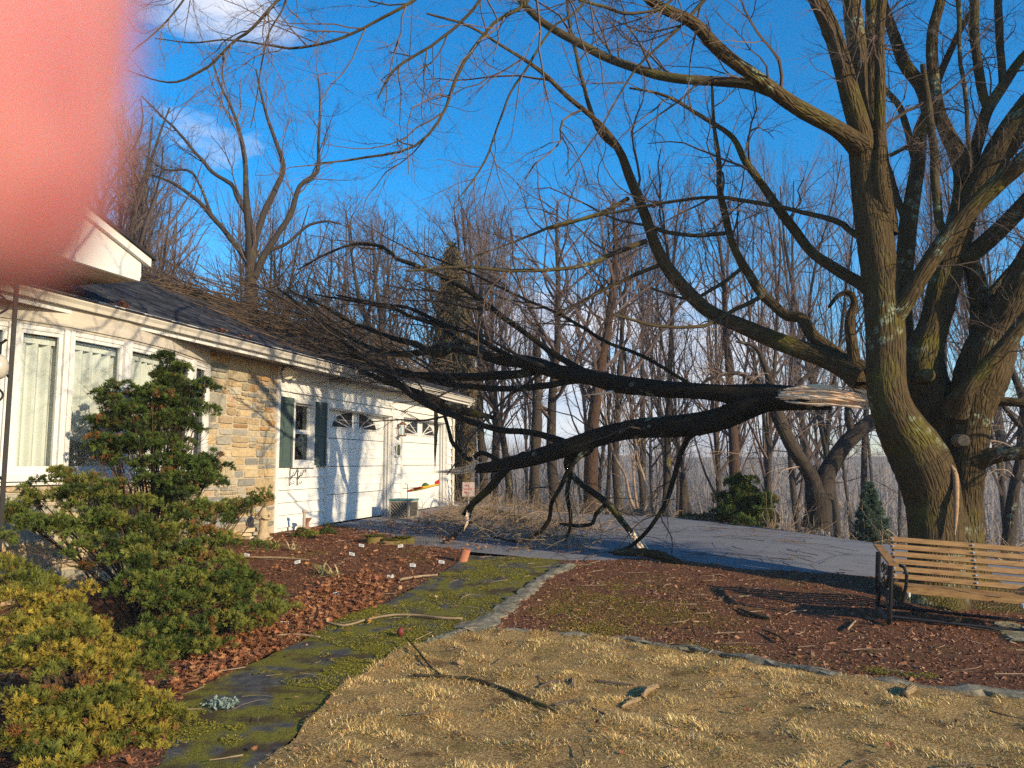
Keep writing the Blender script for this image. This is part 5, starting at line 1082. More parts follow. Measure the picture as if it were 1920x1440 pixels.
# blue spruce
def spruce(px, pyb, pyt, Y, label, seed):
    rg = np.random.default_rng(seed); b = P(px, pyb, Y); H = P(px, pyt, Y)[2] - b[2]; o = thing('blue_spruce', b, label, 'tree'); T = np.array([[b + [0, 0, H * t] for t in np.linspace(0, 1, 8)]]); RT = np.linspace(.05, .006, 8)[None]
    v, f, bk = tubes(T, RT, 8); mk('trunk', v, f, M_wbark, o, b, bk=bk)
    K = 230; t = rg.beta(.9, 1.3, K) * .96; st = b + np.array([0, 0, 1.]) * (H * t)[:, None]; an = rg.uniform(0, 6.28, K); d = np.stack([np.cos(an), np.sin(an), .25 + .5 * t], 1); ln = (1 - t) * .52 * H * .5 + .06; ln *= rg.uniform(.75, 1.2, K); pts = [st]; p = st
    for _ in range(5): p = p + norm(d) * (ln / 5)[:, None]; d = d + [0, 0, .07]; pts.append(p)
    A = np.stack(pts, 1); RA = np.full((K, 6), .005); s2 = grow(rg, A, RA, 7, .42, .7, 4, .1, 1, .08, (0, 0, .04)); crown('branches', [(A, RA, 3), (*s2, 3)], M_wbark, o, b)
    ns = grow(rg, np.concatenate([A[:, [0, 2, 4, 5]], s2[0]]), np.concatenate([RA[:, [0, 2, 4, 5]], s2[1]]), 26, 1, .75, 2, .05, 1, 0, rr=1, lmin=.05, lmax=.05, plen=.05)
    q0, q1 = ns[0][:, 0], ns[0][:, 1]; w = norm(np.cross(q1 - q0, rg.normal(size=q0.shape))) * .006; q1 = q0 + norm(q1 - q0) * rg.uniform(.03, .06, (len(q0), 1)); v = np.stack([q0 - w, q0 + w, q1], 1).reshape(-1, 3); f = np.arange(len(q0))[:, None] * 3 + np.array([0, 1, 2])
    c = np.repeat(np.array([(.07, .12, .085), (.10, .155, .12), (.14, .19, .13)])[rg.integers(0, 3, len(q0))], 3, axis=0); mk('needles', v, f, M_leafattr, o, b, col=c); return o
spruce(1635, 1022, 905, 13.9, 'small blue-green spruce at the bend of the driveway', 49)

# ------------------------------------------------------------------ litter on the ground (stuff)
rg = np.random.default_rng(61)
def scatter(poly, n, rg):
    poly = np.array(poly); x0, y0 = poly.min(0); x1, y1 = poly.max(0); out = np.zeros((0, 2))
    while len(out) < n:
        q = rg.uniform([x0, y0], [x1, y1], (n * 2, 2)); out = np.vstack([out, q[inside(q, poly)]])
    return out[:n]
def near_bias(q, rg, k=5.0, p=1.6): return q[rg.random(len(q)) < np.clip((k / np.maximum(q[:, 1], 1)) ** p, 0, 1)]
# dormant grass
def nz(x, y, s, seed): return np.sin(x * s + seed + 1.7 * np.sin(y * s * .7 + seed)) * np.sin(y * s * 1.13 + 2 * np.sin(x * s * .6 + seed * 2))
lp = [tuple(p) for p in lawn_poly]
q = scatter(lp, 760000, rg); q = q[(np.abs(q[:, 0]) < q[:, 1] * .72 + .3) & (q[:, 1] > 2.9)]
T1 = .8 * nz(q[:, 0], q[:, 1], 8, 1) + .7 * nz(q[:, 0], q[:, 1], 27, 4) + .7 * nz(q[:, 0], q[:, 1], 3.1, 8); q = q[rg.random(len(q)) < np.clip(.60 + .75 * T1, .03, 1)]
print('blades', len(q))
K = len(q); z = g(q[:, 0], q[:, 1]) + .026 + lawnb(q[:, 0], q[:, 1])
hx = nz(q[:, 0], q[:, 1], 8, 1)
base = np.column_stack([q, z - .012]); an = rg.normal(0, 1.1, K) + 3.3 * nz(q[:, 0], q[:, 1], 5, 3); ln = rg.uniform(.024, .062, K) * (1 + .4 * hx); el = rg.uniform(0, .95, K)
d1v = np.stack([np.cos(an) * np.cos(el), np.sin(an) * np.cos(el), np.sin(el)], 1); d2v = norm(d1v + np.stack([np.cos(an + rg.normal(0, .6, K)), np.sin(an), np.zeros(K)], 1) * .6 + [0, 0, -.55]); side = np.stack([-np.sin(an), np.cos(an), np.zeros(K)], 1) * rg.uniform(.0012, .0022, (K, 1))
mid = base + d1v * (ln * .55)[:, None]; tip = mid + d2v * (ln * .5)[:, None]
V = np.stack([base - side, base + side, mid + side * .8, mid - side * .8, tip], 1).reshape(-1, 3); i5 = np.arange(K)[:, None] * 5
pal = np.array([(.82, .57, .22), (.66, .45, .16), (.95, .74, .36), (.40, .23, .09), (.34, .31, .06), (.18, .09, .04)]); pr = rg.random(K) + .12 * nz(q[:, 0], q[:, 1], 3, 6); ci = np.digitize(pr, [.30, .52, .68, .84, .93]); cb = pal[ci] * rg.uniform(.75, 1.2, (K, 1))
gr = mk('lawn_grass', V, [i5 + np.array([0, 1, 2, 3]), i5 + np.array([3, 2, 4])], M_ground_attr, col=np.repeat(cb, 5, axis=0)); tag(gr, 'short matted straw-coloured winter grass of the lawn', 'grass', None, 'stuff')
# bark chips
def chips(name, poly, n, label, pal, size, rg, lift=.03, k=7.0, hfun=mulchb):
    q = near_bias(scatter(poly, n, rg), rg, k); q = q[(np.abs(q[:, 0]) < q[:, 1] * .75 + .4)]; K = len(q); z = g(q[:, 0], q[:, 1]) + lift - .012 + (hfun(q[:, 0], q[:, 1]) if hfun else 0)
    c = np.column_stack([q, z]); nn = norm(rg.normal(size=(K, 3)) * .45 + [0, 0, 1]); a = norm(np.cross(nn, rg.normal(size=(K, 3)))); b = np.cross(nn, a); s = size * rg.gamma(3, .33, K)[:, None]; w = s * rg.uniform(.2, .55, (K, 1)); h = nn * s * .18
    V = np.stack([c - a * s - b * w, c + a * s - b * w * .7, c + a * s * .9 + b * w, c - a * s * .8 + b * w, c - a * s * .9 - b * w * .8 + h, c + a * s * .9 - b * w * .6 + h, c + a * s * .8 + b * w * .8 + h, c - a * s * .7 + b * w * .8 + h], 1).reshape(-1, 3)
    i = np.arange(K)[:, None] * 8; f = [i + np.array(x) for x in ((4, 5, 6, 7), (0, 1, 5, 4), (1, 2, 6, 5), (2, 3, 7, 6), (3, 0, 4, 7))]
    cc = np.repeat(np.array(pal)[rg.integers(0, len(pal), K)] * rg.uniform(.7, 1.3, (K, 1)), 8, axis=0); o = mk(name, V, f, M_ground_attr, col=cc); return tag(o, label, 'mulch', None, 'stuff')
MP = [(.19, .085, .045), (.10, .045, .027), (.27, .13, .07), (.38, .20, .115), (.05, .02, .014), (.36, .22, .13)]
right_poly = edgeR + near_drive[::-1] + edgeL
chips('bark_chips', right_poly, 90000, 'red-brown bark chips over the right bed', MP + MP[:3], .011, rg)
chips('bark_chips', [p for p in bedL if p[0] > -6], 110000, 'dark brown bark chips over the left bed beside the path', MP[:5] + MP[:2] + MP[4:5], .011, rg)
# leaves
LEAF = np.array([(0, 0), (.12, .25), (.42, .18), (.30, .42), (.62, .55), (.28, .62), (.22, .95), (0, .78), (-.22, .95), (-.28, .62), (-.62, .55), (-.30, .42), (-.42, .18), (-.12, .25)]) - [0, .45]
def leaves(name, q, size, rg, label, pal, lift=.04, pile=.0, kind='stuff', parent=None, lie=.35):
    K = len(q); n = len(LEAF); z = g(q[:, 0], q[:, 1]) + lift + pile * rg.random(K); c = np.column_stack([q, z]); nn = norm(rg.normal(size=(K, 3)) * lie + [0, 0, 1]); a = norm(np.cross(nn, rg.normal(size=(K, 3)))); b = np.cross(nn, a); s = (size * rg.uniform(.6, 1.2, K))[:, None, None]; curl = rg.uniform(.1, .9, K)[:, None, None]
    L0 = LEAF[None]; V = c[:, None] + s * (L0[..., :1] * a[:, None] + L0[..., 1:] * b[:, None] + nn[:, None] * curl * (L0[..., :1] ** 2 * 1.3 + L0[..., 1:] ** 2 * .6)); ctr_ = c[:, None]; V = np.concatenate([V, ctr_], 1).reshape(-1, 3); m = n + 1
    i = np.arange(K)[:, None] * m; f = np.concatenate([i + np.array([j, (j + 1) % n, n]) for j in range(n)])
    cc = np.repeat(np.array(pal)[rg.integers(0, len(pal), K)] * rg.uniform(.7, 1.25, (K, 1)), m, axis=0); o = mk(name, V, f, M_leafattr, col=cc); return tag(o, label, 'leaves', None, kind)
LP = [(.30, .12, .05), (.38, .17, .07), (.22, .085, .04), (.44, .23, .11), (.17, .07, .035), (.36, .15, .08)]
band = [g2(*p) for p in [(300, 1330), (430, 1268), (560, 1212), (640, 1165), (715, 1140), (735, 1095), (690, 1075), (610, 1100), (520, 1150), (430, 1215), (330, 1262)]]
leaves('leaf_drift', scatter(band, 3000, rg), .05, rg, 'deep drift of rust-brown oak leaves along the path under the spreading cypress', LP, .03, .06)
lq = scatter([p for p in bedL if p[0] > -4.6], 900, rg); leaves('scattered_leaves', lq, .055, rg, 'brown oak leaves scattered over the left bed', LP, .035, .02)
lq = np.vstack([scatter([g2(*p) for p in [(640, 992), (720, 975), (850, 955), (960, 965), (1080, 985), (1090, 1045), (960, 1040), (860, 1030), (740, 1010)]], 1100, rg)]); leaves('apron_leaves', lq, .06, rg, 'brown and golden leaves strewn over the apron under the broken limb', LP + [(.55, .28, .08), (.5, .25, .07)], .03, .03)
lq = np.vstack([scatter(lp, 260, rg), scatter(right_poly, 90, rg), scatter(path_poly, 70, rg)]); leaves('stray_leaves', lq, .035, rg, 'odd brown leaves lying about on lawn, path and right bed', LP, .05, .0)
# twigs strewn about
def strewn(name, poly, n, L0, L1, label, rg, mat=M_litter, rad=.003, k=9):
    q = scatter(poly, n, rg); K = len(q); an = rg.uniform(0, 6.28, K); d = np.stack([np.cos(an), np.sin(an)], 1); Ls = rg.uniform(L0, L1, K); p = q; pts = [p]
    for _ in range(5): p = p + d * (Ls / 5)[:, None]; a = rg.normal(0, .25, K); d = np.stack([d[:, 0] * np.cos(a) - d[:, 1] * np.sin(a), d[:, 0] * np.sin(a) + d[:, 1] * np.cos(a)], 1); pts.append(p)
    X = np.stack(pts, 1); Z = g(X[..., 0], X[..., 1]) + .042 + rg.uniform(0, .015, (K, 1)); A = np.concatenate([X, Z[..., None]], 2); RA = rad * rg.uniform(.5, 1.6, K)[:, None] * np.linspace(1, .5, 6)[None]
    return tag(crown(name, [(A, RA, 4)], mat, None, None), label, 'twigs', None, 'stuff')
strewn('strewn_twigs', right_poly, 260, .06, .35, 'small twigs strewn over the right bed', rg)
strewn('strewn_twigs', bedL, 300, .06, .4, 'small twigs strewn over the left bed', rg)
strewn('strewn_twigs', lp, 130, .05, .28, 'small twigs lost in the dry lawn', rg, M_twig)
strewn('strewn_twigs', path_poly, 60, .06, .3, 'pale twigs lying on the mossy path', rg)
strewn('strewn_twigs', drive_poly[:9] + [g2(1500, 1000), g2(1250, 985), g2(1060, 985), g2(860, 975), g2(720, 985)], 260, .1, .6, 'twigs and bits scattered over the driveway', rg, M_twig, .004)
# brush on the apron below the limb: fine broken branches standing in a tangle
q = scatter([g2(*p) for p in [(790, 975), (870, 955), (1060, 975), (1150, 1000), (1110, 1040), (960, 1030), (860, 1015)]], 520, rg); K = len(q); ST = np.column_stack([q, g(q[:, 0], q[:, 1]) + .04]); d = norm(np.stack([rg.normal(0, .8, K), rg.normal(0, .8, K), rg.uniform(.02, .7, K)], 1)); Ls = rg.uniform(.3, 1.2, K); pts = [ST]; p = ST
for _ in range(6): p = p + d * (Ls / 6)[:, None]; d = norm(d + rg.normal(size=(K, 3)) * .2 + [0, 0, -.1]); pts.append(p)
A = off_ground((np.stack(pts, 1), np.full((K, 7), .005) * rg.uniform(.6, 1.6, (K, 1)) * np.linspace(1, .4, 7))); A2 = off_ground(grow(rg, *A, 5, .5, .7, 5, .1, 1, .25, slim=.009))
tag(crown('brush_tangle', [(*A, 4), (*A2, 3)], M_litter, None, None), 'tangle of fine broken twigs on the apron below the limb', 'brush', None, 'stuff')
# moss cushions
q = scatter(path_poly, 130000, rg); mk_ = nz(q[:, 0], q[:, 1], 2.6, 2) + .7 * nz(q[:, 0], q[:, 1], 6, 5) + .35 * nz(q[:, 0], q[:, 1], 15, 7); q = near_bias(q[mk_ > .05], rg, 6)
q = np.vstack([q] + [np.column_stack([rg.normal(G(a, b)[0], s, n), rg.normal(G(a, b)[1], s, n)]) for a, b, s, n in [(1150, 1120, .35, 6000), (1230, 1150, .35, 5000), (1120, 1185, .22, 4000), (1060, 1150, .2, 3000), (1300, 1218, .12, 500), (1380, 1225, .12, 500), (1650, 1265, .06, 500), (1710, 1272, .05, 400), (1740, 1275, .04, 200), (1200, 1100, .4, 1200), (1330, 1170, .2, 600)]])
K = len(q); z = g(q[:, 0], q[:, 1]) + .030; c = np.column_stack([q, z]); nn = norm(rg.normal(size=(K, 3)) * .5 + [0, 0, 1]); cc = np.array([(.19, .18, .022), (.28, .26, .03), (.12, .12, .016), (.36, .30, .04)])[rg.integers(0, 4, K)] * rg.uniform(.7, 1.2, (K, 1))
v, f, c_ = leaf_cloud(c, nn, .0055, rg, cc); tag(mk('moss', v, f, M_leafattr, col=c_), 'yellow-green moss cushions on the stone path and bed edges', 'moss', None, 'stuff')

# ------------------------------------------------------------------ the bench glider
bo = np.array([3.33, 7.0, gz(3.33, 7.0) + .035]); BX = norm(np.array([.963, -.27, -.06])); BY = norm(np.array([.27, .963, .08])); BZ = norm(np.cross(BX, BY))
def BF(v): v = np.asarray(v, float); return v[:, :1] * BX + v[:, 1:2] * BY + v[:, 2:3] * BZ
bench = thing('glider_bench', bo, 'wooden slatted glider bench with black tube frame beside the maple', 'bench')
M = NM('bench_wood', .6, .3); co = M.coord('bk', (1, 1, 1)); pos = M.coord()
c = M.ramp(M.noise(M.coord(scale=(1, 1, 6)), 9, 5), [(.3, (.17, .085, .03)), (.5, (.27, .15, .055)), (.75, (.36, .21, .085))]); c = M.mix(M.ramp(M.noise(pos, 7, 4), [(.55, (0, 0, 0)), (.75, (.5,) * 3)]), c, (.18, .15, .05)); M.color(c); M.bump(M.noise(pos, 60, 3), .25, .004); M_bw = M.m
M_tube = simple('black_tube', (.012, .012, .015), .4, .3, 20, 0, .4)
def slat(mb, x0, x1, y, z, w, t, ang):
    ca, sa = math.cos(ang), math.sin(ang); q = [(-w / 2, -t / 2), (w / 2, -t / 2), (w / 2, t / 2), (-w / 2, t / 2)]; q = [(y + a * ca - b * sa, z + a * sa + b * ca) for a, b in q]; v = [(x, a, b) for x in (x0, x1) for a, b in q]
    mb.add(BF(np.array(v)), [(0, 1, 2, 3), (7, 6, 5, 4), (0, 4, 5, 1), (1, 5, 6, 2), (2, 6, 7, 3), (3, 7, 4, 0)])
m = MB()
for y, z, w_ in ((.065, .335, .055), (.135, .330, .045), (.20, .322, .045), (.265, .314, .045), (.33, .306, .045), (.395, .302, .045)): slat(m, .10, 1.56, y, z, w_, .02, -.12)
slat(m, .10, 1.56, .035, .322, .045, .022, 1.5); m.build('seat', M_bw, bench)
m = MB()
for k in range(6): t = k / 5; slat(m, .10, 1.56, .47 + .16 * t, .352 + .315 * t, .046, .02, 1.13)
m.build('backrest', M_bw, bench)
for x in (.12, .80, 1.53):
    m = MB(); m.tube([(x, .02, .30), (x, .40, .275), (x, .455, .30), (x, .655, .71)], .011, 6, BF); m.build('seat_rib', M_tube, bench)
m = MB()
for k in range(6):
    t = k / 5
    for x in (.12, .80, 1.53): m.tube([(x, .458 + .16 * t, .358 + .315 * t), (x, .446 + .16 * t, .362 + .315 * t)], .009, 6, BF)
m.build('bolt_heads', simple('bolt_metal', (.5, .5, .48), .35, .1, 5, 0, .5, .8), bench)
for sx_, nm in ((0, 'l'), (1.66, 'r')):
    m = MB(); s_ = 1 if sx_ == 0 else -1
    m.tube([(sx_, .0, .53), (sx_, -.005, .30), (sx_, -.005, .07), (sx_ + .0, .03, .018), (sx_, .10, .012), (sx_, .25, .03), (sx_, .45, .03), (sx_, .58, .012), (sx_, .64, .05), (sx_, .655, .30), (sx_, .655, .53)], .017, 8, BF); m.build('side_frame', M_tube, bench)
    m = MB(); m.tube([(sx_, -.02, .536), (sx_, .66, .575)], .014, 6, BF); m.build('arm_rail', M_tube, bench)
    m = MB(); slat(m, sx_ - .035, sx_ + .035, .32, .575, .76, .02, .055); m.build('armrest', M_bw, bench)
    m = MB()
    m.tube([(sx_, .10, .53), (sx_, .11, .40), (sx_, .16, .30), (sx_, .13, .20), (sx_, .06, .12), (sx_, .05, .03)], .015, 7, BF)
    m.build('swing_link', M_tube, bench)
    m = MB(); m.tube([(sx_, .56, .53), (sx_, .55, .40), (sx_, .50, .28), (sx_, .52, .15), (sx_, .56, .03)], .014, 7, BF); m.build('swing_link', M_tube, bench)
    m = MB()
    for (cy, cz, rr, ph) in ((.25, .44, .06, 0), (.40, .44, .06, 2), (.33, .34, .05, 1), (.24, .26, .04, 3), (.41, .26, .04, 4)):
        tt = np.linspace(0, 1, 13); m.tube([(sx_, cy + rr * (1 - .55 * t) * math.cos(ph + t * 7.5), cz + rr * (1 - .55 * t) * math.sin(ph + t * 7.5)) for t in tt], .0065, 5, BF)
    m.build('scroll_panel', M_tube, bench)
    m = MB(); m.tube([(sx_ + .075 * s_, .04, .535), (sx_ + .10 * s_, -.01, .53), (sx_ + .115 * s_, -.035, .48), (sx_ + .115 * s_, -.03, .38), (sx_ + .105 * s_, .0, .29), (sx_ + .10 * s_, .03, .22)], .015, 8, BF); m.build('seat_arm', M_tube, bench)
m = MB(); m.tube([(0, .24, .03), (.8, .24, .022), (1.66, .24, .03)], .015, 8, BF); m.build('runner', M_tube, bench)
m = MB(); m.tube([(0, .6, .03), (.8, .6, .025), (1.66, .6, .03)], .014, 8, BF); m.build('runner', M_tube, bench)
m = MB(); m.tube([(.14, .02, .29), (.155, .01, .29)], .022, 10, BF); m.build('bolt', simple('plastic_cap', (.4, .4, .38), .4), bench)
m = MB(); m.tube([(1.02, .02, .29), (1.035, .01, .29)], .022, 10, BF); m.build('bolt', simple('plastic_cap_b', (.4, .4, .38), .4), bench)
tw = mk('fallen_twig', *tubes(np.array([resample([BF(np.array([p]))[0] + bo for p in [(.11, .02, .40), (.24, .10, .36), (.40, .16, .355), (.56, .12, .345), (.72, .03, .345), (.86, .02, .345)]], [.004, .004, .0035, .003, .003, .002], 20)[0]]), np.full((1, 20), .0032), 5)[:2], M_twig); tag(tw, 'thin dark twig lying slantwise across the bench seat', 'twig')

# ------------------------------------------------------------------ garden things
def stick(pts, label, cat='stick', mat=M_litter, group=None, seed=0, name='stick'):
    c = []; r = []
    for a in pts: p = G(a[0], a[1]); rr = pw(a[2], p[1]) / 2; p[2] += .035 + rr + (a[3] if len(a) > 3 else 0); c.append(p); r.append(rr)
    C, Rr = resample(c, r, 26); rn = 1 + .1 * np.random.default_rng(seed).normal(size=(1, 26, 6)); v, f, bk = tubes(C[None], Rr[None], 6, rn)
    o = mk(name, v - C[0], [f, [5, 4, 3, 2, 1, 0], list(range(len(v) - 6, len(v)))], mat, smooth_=True, bk=bk); o.location = C[0]; return tag(o, label, cat, group)
stick([(588, 1160, 3), (600, 1172, 4), (640, 1182, 4), (665, 1178, 4), (690, 1170, 4), (740, 1162, 4), (790, 1163, 4), (830, 1168, 4), (868, 1168, 3)], 'long pale curved stick lying across the mossy path')
stick([(762, 1218, 3, .05), (785, 1243, 4, .04), (805, 1262, 4, .01), (828, 1280, 5)], 'short grey stick slanting up from the path onto the lawn edge', mat=M_limb)
stick([(775, 1277, 4), (840, 1281, 5), (885, 1287, 7), (930, 1302, 8), (980, 1322, 8), (1022, 1340, 7), (1050, 1352, 3)], 'long dark mossy stick lying on the lawn, nearest the path', mat=M_limb)
stick([(1085, 1300, 4), (1040, 1290, 4), (1010, 1300, 3)], 'thin reddish twig on the bare patch of the lawn', mat=M_twig)
stick([(1040, 1335, 4), (1080, 1330, 5), (1140, 1355, 3)], 'thin stick on the lawn right of the dark mossy stick', mat=M_twig)
stick([(1190, 1296, 3), (1160, 1293, 4), (1115, 1288, 4)], 'short brown twig beside the small standing log', mat=M_twig)
stick([(1385, 1150, 4), (1410, 1162, 7), (1445, 1170, 6)], 'dark stick lying on the bark mulch left of the bench', mat=M_limb)
stick([(1430, 1190, 3), (1455, 1200, 4), (1475, 1212, 3)], 'short dark stick on the mulch between the stone edging and the bench', mat=M_limb)
stick([(1590, 1190, 4), (1600, 1178, 4), (1606, 1172, 3)], 'small pale bent twig on the mulch in front of the bench')
stick([(820, 1085, 3), (790, 1088, 4), (755, 1094, 5), (750, 1096, 4)], 'pale chunky stick on the left bed by the path')
stick([(440, 1050, 3), (480, 1052, 4), (530, 1053, 4), (580, 1056, 2)], 'long straight pale stick lying on the left bed behind the shrub')
stick([(515, 1205, 3, .02), (560, 1202, 4, .01), (600, 1204, 3)], 'pale forked stick resting on the leaf drift')
def chunk(pts, label, seed):
    return ground_log('log_piece', pts, label, 'log piece', seed, M_chunk, None, 9, .0)
M_chunk = bark('pale_log', (.09, .06, .035), (.36, .26, .15), sc_=1.5, dist=.015)
chunk([(1074, 1286, 9), (1074, 1298, 11), (1078, 1310, 10)], 'short pale log piece on the bare patch of the lawn', 11)
chunk([(1232, 1298, 9), (1215, 1306, 11), (1205, 1318, 10)], 'pale bent log piece on the lawn right of centre', 12)
chunk([(1200, 1322, 7), (1180, 1330, 9), (1165, 1338, 6)], 'lower left end piece beside the pale bent log on the lawn', 13)
chunk([(1712, 1302, 12), (1705, 1309, 14), (1698, 1316, 13)], 'stubby pale log end on the lawn near the right edging', 14)
M_label = simple('label_white', (.62, .66, .70), .4, .05, 3); M_ink = simple('label_ink', (.05, .05, .06), .6)
LBL = [(463, 1041, 'nearest the stone wall'), (558, 1054, 'in the open mulch left of the yellow-leaved plant'), (660, 1039, 'in the middle of the back of the bed'), (678, 1023, 'beside the mossy log'), (751, 1024, 'close behind the whirligig pole'), (732, 1081, 'beside the fan of leaves at mid bed'), (774, 1060, 'just right of the whirligig pole'), (828, 1054, 'left of the terracotta tube'), (630, 1114, 'at the upper end of the leaf drift'), (594, 1141, 'largest, standing in the leaf drift'), (534, 1169, 'touching the spreading cypress')]
for (px, py, lab) in LBL:
    b = G(px, py + 10); o = thing('plant_marker', b, 'small white plant marker ' + lab, 'plant marker', 'plant markers in the left bed'); s = 1.0; tl = random.Random(px).uniform(-.25, .25)
    def LFm(v, t=tl): v = np.asarray(v, float); return np.column_stack([v[:, 0], v[:, 1] - v[:, 2] * .12, v[:, 2] + v[:, 0] * t])
    m = MB()
    hgt = P(px, py, b[1])[2] - b[2]; 
    for dx in (-.015, .015): m.tube([(dx, .004, -.02), (dx, .004, hgt)], .0018, 4, LFm)
    m.build('stake', M_dark, o); m = MB(); m.box((-.036, -.002, hgt - .016), (.036, .002, hgt + .022), LFm); pl = m.build('plate', M_label, o)
    m = MB(); m.box((-.026, -.0035, hgt + .006), (.024, -.0025, hgt + .012), LFm); m.box((-.026, -.0035, hgt - .006), (.014, -.0025, hgt - .001), LFm); m.build('lettering', M_ink, pl)
# terracotta tube
c = G(866, 1055); o = thing('terracotta_tube', c, 'leaning terracotta tube at the right end of the left bed', 'clay tube')
m = MB(); ax = norm(np.array([.32, -.1, 1.])); Ct = np.array([c * 0 + ax * h for h in (-.02, .19, .19, .03)]); v, f, _ = tubes(Ct[None], np.array([[.062, .062, .048, .048]]), 20); m.add(v, f); m.build('tube', simple('terracotta', (.42, .17, .10), .85, .2, 14, .2), o)
# lattice box with teal lid
c = P(757, 970, 17.0); c[2] = gz(c[0], c[1]); o = thing('lattice_box', c, 'low grey lattice box with a teal lid between the garage doors', 'box')
def CF(v): v = np.asarray(v, float); a = .35; return np.column_stack([v[:, 0] * math.cos(a) + v[:, 1] * math.sin(a), -v[:, 0] * math.sin(a) + v[:, 1] * math.cos(a), v[:, 2]])
Wb, Db, Hb = .24, .22, .42; M_grey = simple('weathered_plastic', (.30, .27, .23), .7, .2, 12)
m = MB(); m.box((-Wb + .02, -Db + .02, .02), (Wb - .02, Db - .02, Hb - .04), CF); m.build('bin', simple('dark_bin', (.05, .045, .04), .9), o)
m = MB()
for a, b in ((-Wb, -Db), (Wb - .035, -Db), (-Wb, Db - .035), (Wb - .035, Db - .035)): m.box((a, b, 0), (a + .035, b + .035, Hb - .03), CF)
for z0, z1 in ((.0, .05), (Hb - .07, Hb - .03)):
    m.box((-Wb + .036, -Db, z0), (Wb - .036, -Db + .03, z1), CF); m.box((Wb - .03, -Db + .036, z0), (Wb, Db - .036, z1), CF); m.box((-Wb, -Db + .036, z0), (-Wb + .03, Db - .036, z1), CF)
m.build('frame', M_grey, o); m = MB()
for k in range(-4, 5):
    for s in (-1, 1):
        x = k * .075; pts = [(x - s * .15, .05), (x + s * .15, .35)]; t0, t1 = 0, 1
        q0, q1 = np.array(pts[0]), np.array(pts[1]); 
        if max(abs(q0[0]), abs(q1[0])) > .2:
            dd = q1 - q0; ts_ = sorted([(-.2 - q0[0]) / dd[0], (.2 - q0[0]) / dd[0]]); a_, b_ = max(0, ts_[0]), min(1, ts_[1])
            if b_ - a_ < .1: continue
            q0, q1 = q0 + dd * a_, q0 + dd * b_
        m.tube([(q0[0], -Db + .012 + .004 * s, q0[1]), (q1[0], -Db + .012 + .004 * s, q1[1])], .006, 4, CF)
m.build('lattice', M_grey, o); m = MB(); m.box((-Wb - .015, -Db - .015, Hb - .028), (Wb + .015, Db + .015, Hb), CF); m.build('lid', simple('teal_plastic', (.045, .20, .20), .5), o)
# whirligig plane on its rod
c = G(764, 1042); c = np.array([P(763, 1000, c[1])[0], c[1], c[2]]); Yp = c[1]; o = thing('plane_whirligig', c, 'small red and yellow toy airplane spinner on a thin rod in front of the garage', 'whirligig')
top = P(762, 908, Yp) - c; m = MB(); m.tube([(0, 0, -.1), (0, 0, top[2]), (-.03, 0, top[2] + .02), (-.03, 0, top[2] - .01)], .0045, 5); m.build('rod', M_dark, o)
A_, B_ = P(764, 921, Yp) - c, P(824, 908, Yp - .1) - c; dx = B_ - A_; M_red, M_yel, M_grn = simple('red_paint', (.55, .05, .03), .45), simple('yellow_paint', (.72, .48, .06), .45), simple('green_paint', (.05, .14, .05), .45)
m = MB(); C, Rr = resample([A_, A_ + dx * .1, A_ + dx * .4, A_ + dx * .75, B_], [.006, .016, .024, .018, .008], 16); v, f, _ = tubes(C[None], Rr[None], 10); m.add(v, f); m.build('fuselage', M_yel, o, smooth_=True)
m = MB(); C, Rr = resample([A_ - dx * .02, A_ + dx * .03, A_ + dx * .16], [.005, .014, .0195], 8); v, f, _ = tubes(C[None], Rr[None], 10); m.add(v, f); m.build('nose', M_red, o, smooth_=True)
up = np.array([0, 0, 1.]); sd = norm(np.cross(dx, up)); 
def fin(mb, a, b, w0, w1, th, dirv): mb.add(np.array([a, b, b + dirv * w1 + (b - a) * .0, a + dirv * w0]).tolist() + (np.array([a, b, b + dirv * w1, a + dirv * w0]) + np.cross(norm(b - a), dirv) * th).tolist(), [(0, 1, 2, 3), (7, 6, 5, 4), (0, 4, 5, 1), (1, 5, 6, 2), (2, 6, 7, 3), (3, 7, 4, 0)])
for s in (-1, 1): m = MB(); fin(m, A_ + dx * .25, A_ + dx * .52, .14, .17, .006, norm(sd * s + up * .12)); m.build('wing', M_red, o)
m = MB(); fin(m, A_ + dx * .85, A_ + dx * 1.0, .05, .07, .005, up); m.build('tail_fin', M_red, o)
m = MB(); C, Rr = resample([A_ + dx * .45 + up * .025, A_ + dx * .55 + up * .045, A_ + dx * .66 + up * .022], [.01, .022, .01], 8); v, f, _ = tubes(C[None], Rr[None], 8); m.add(v, f); m.build('canopy', M_grn, o)
# thin plant hook rod beside it
# mossy log ring, wire cloche
c = G(727, 1021); o = thing('mossy_stump', c, 'low moss-topped broken stump at the back of the left bed', 'stump')
rg = np.random.default_rng(5); m = MB()
for (x, y, r, h) in ((-.20, .0, .13, .12), (.08, .02, .2, .07), (.24, .05, .13, .10), (.0, -.06, .12, .05)):
    n = 18; ring = [(x + r * (1 + .1 * rg.normal()) * math.cos(a) * 1.1, y + r * (1 + .1 * rg.normal()) * math.sin(a) * .8) for a in np.arange(n) / n * 6.283]; v = [(a, b, -.05) for a, b in ring] + [(x + (a - x) * .92, y + (b - y) * .92, h + rg.normal() * .012) for a, b in ring] + [(x, y, h + .02)]
    m.add(v, [(i, (i + 1) % n, (i + 1) % n + n, i + n) for i in range(n)] + [(i + n, (i + 1) % n + n, 2 * n) for i in range(n)])
st_ = m.build('wood', bark('stump_wood', (.06, .04, .02), (.22, .15, .07), moss=1.5), o, smooth_=True)
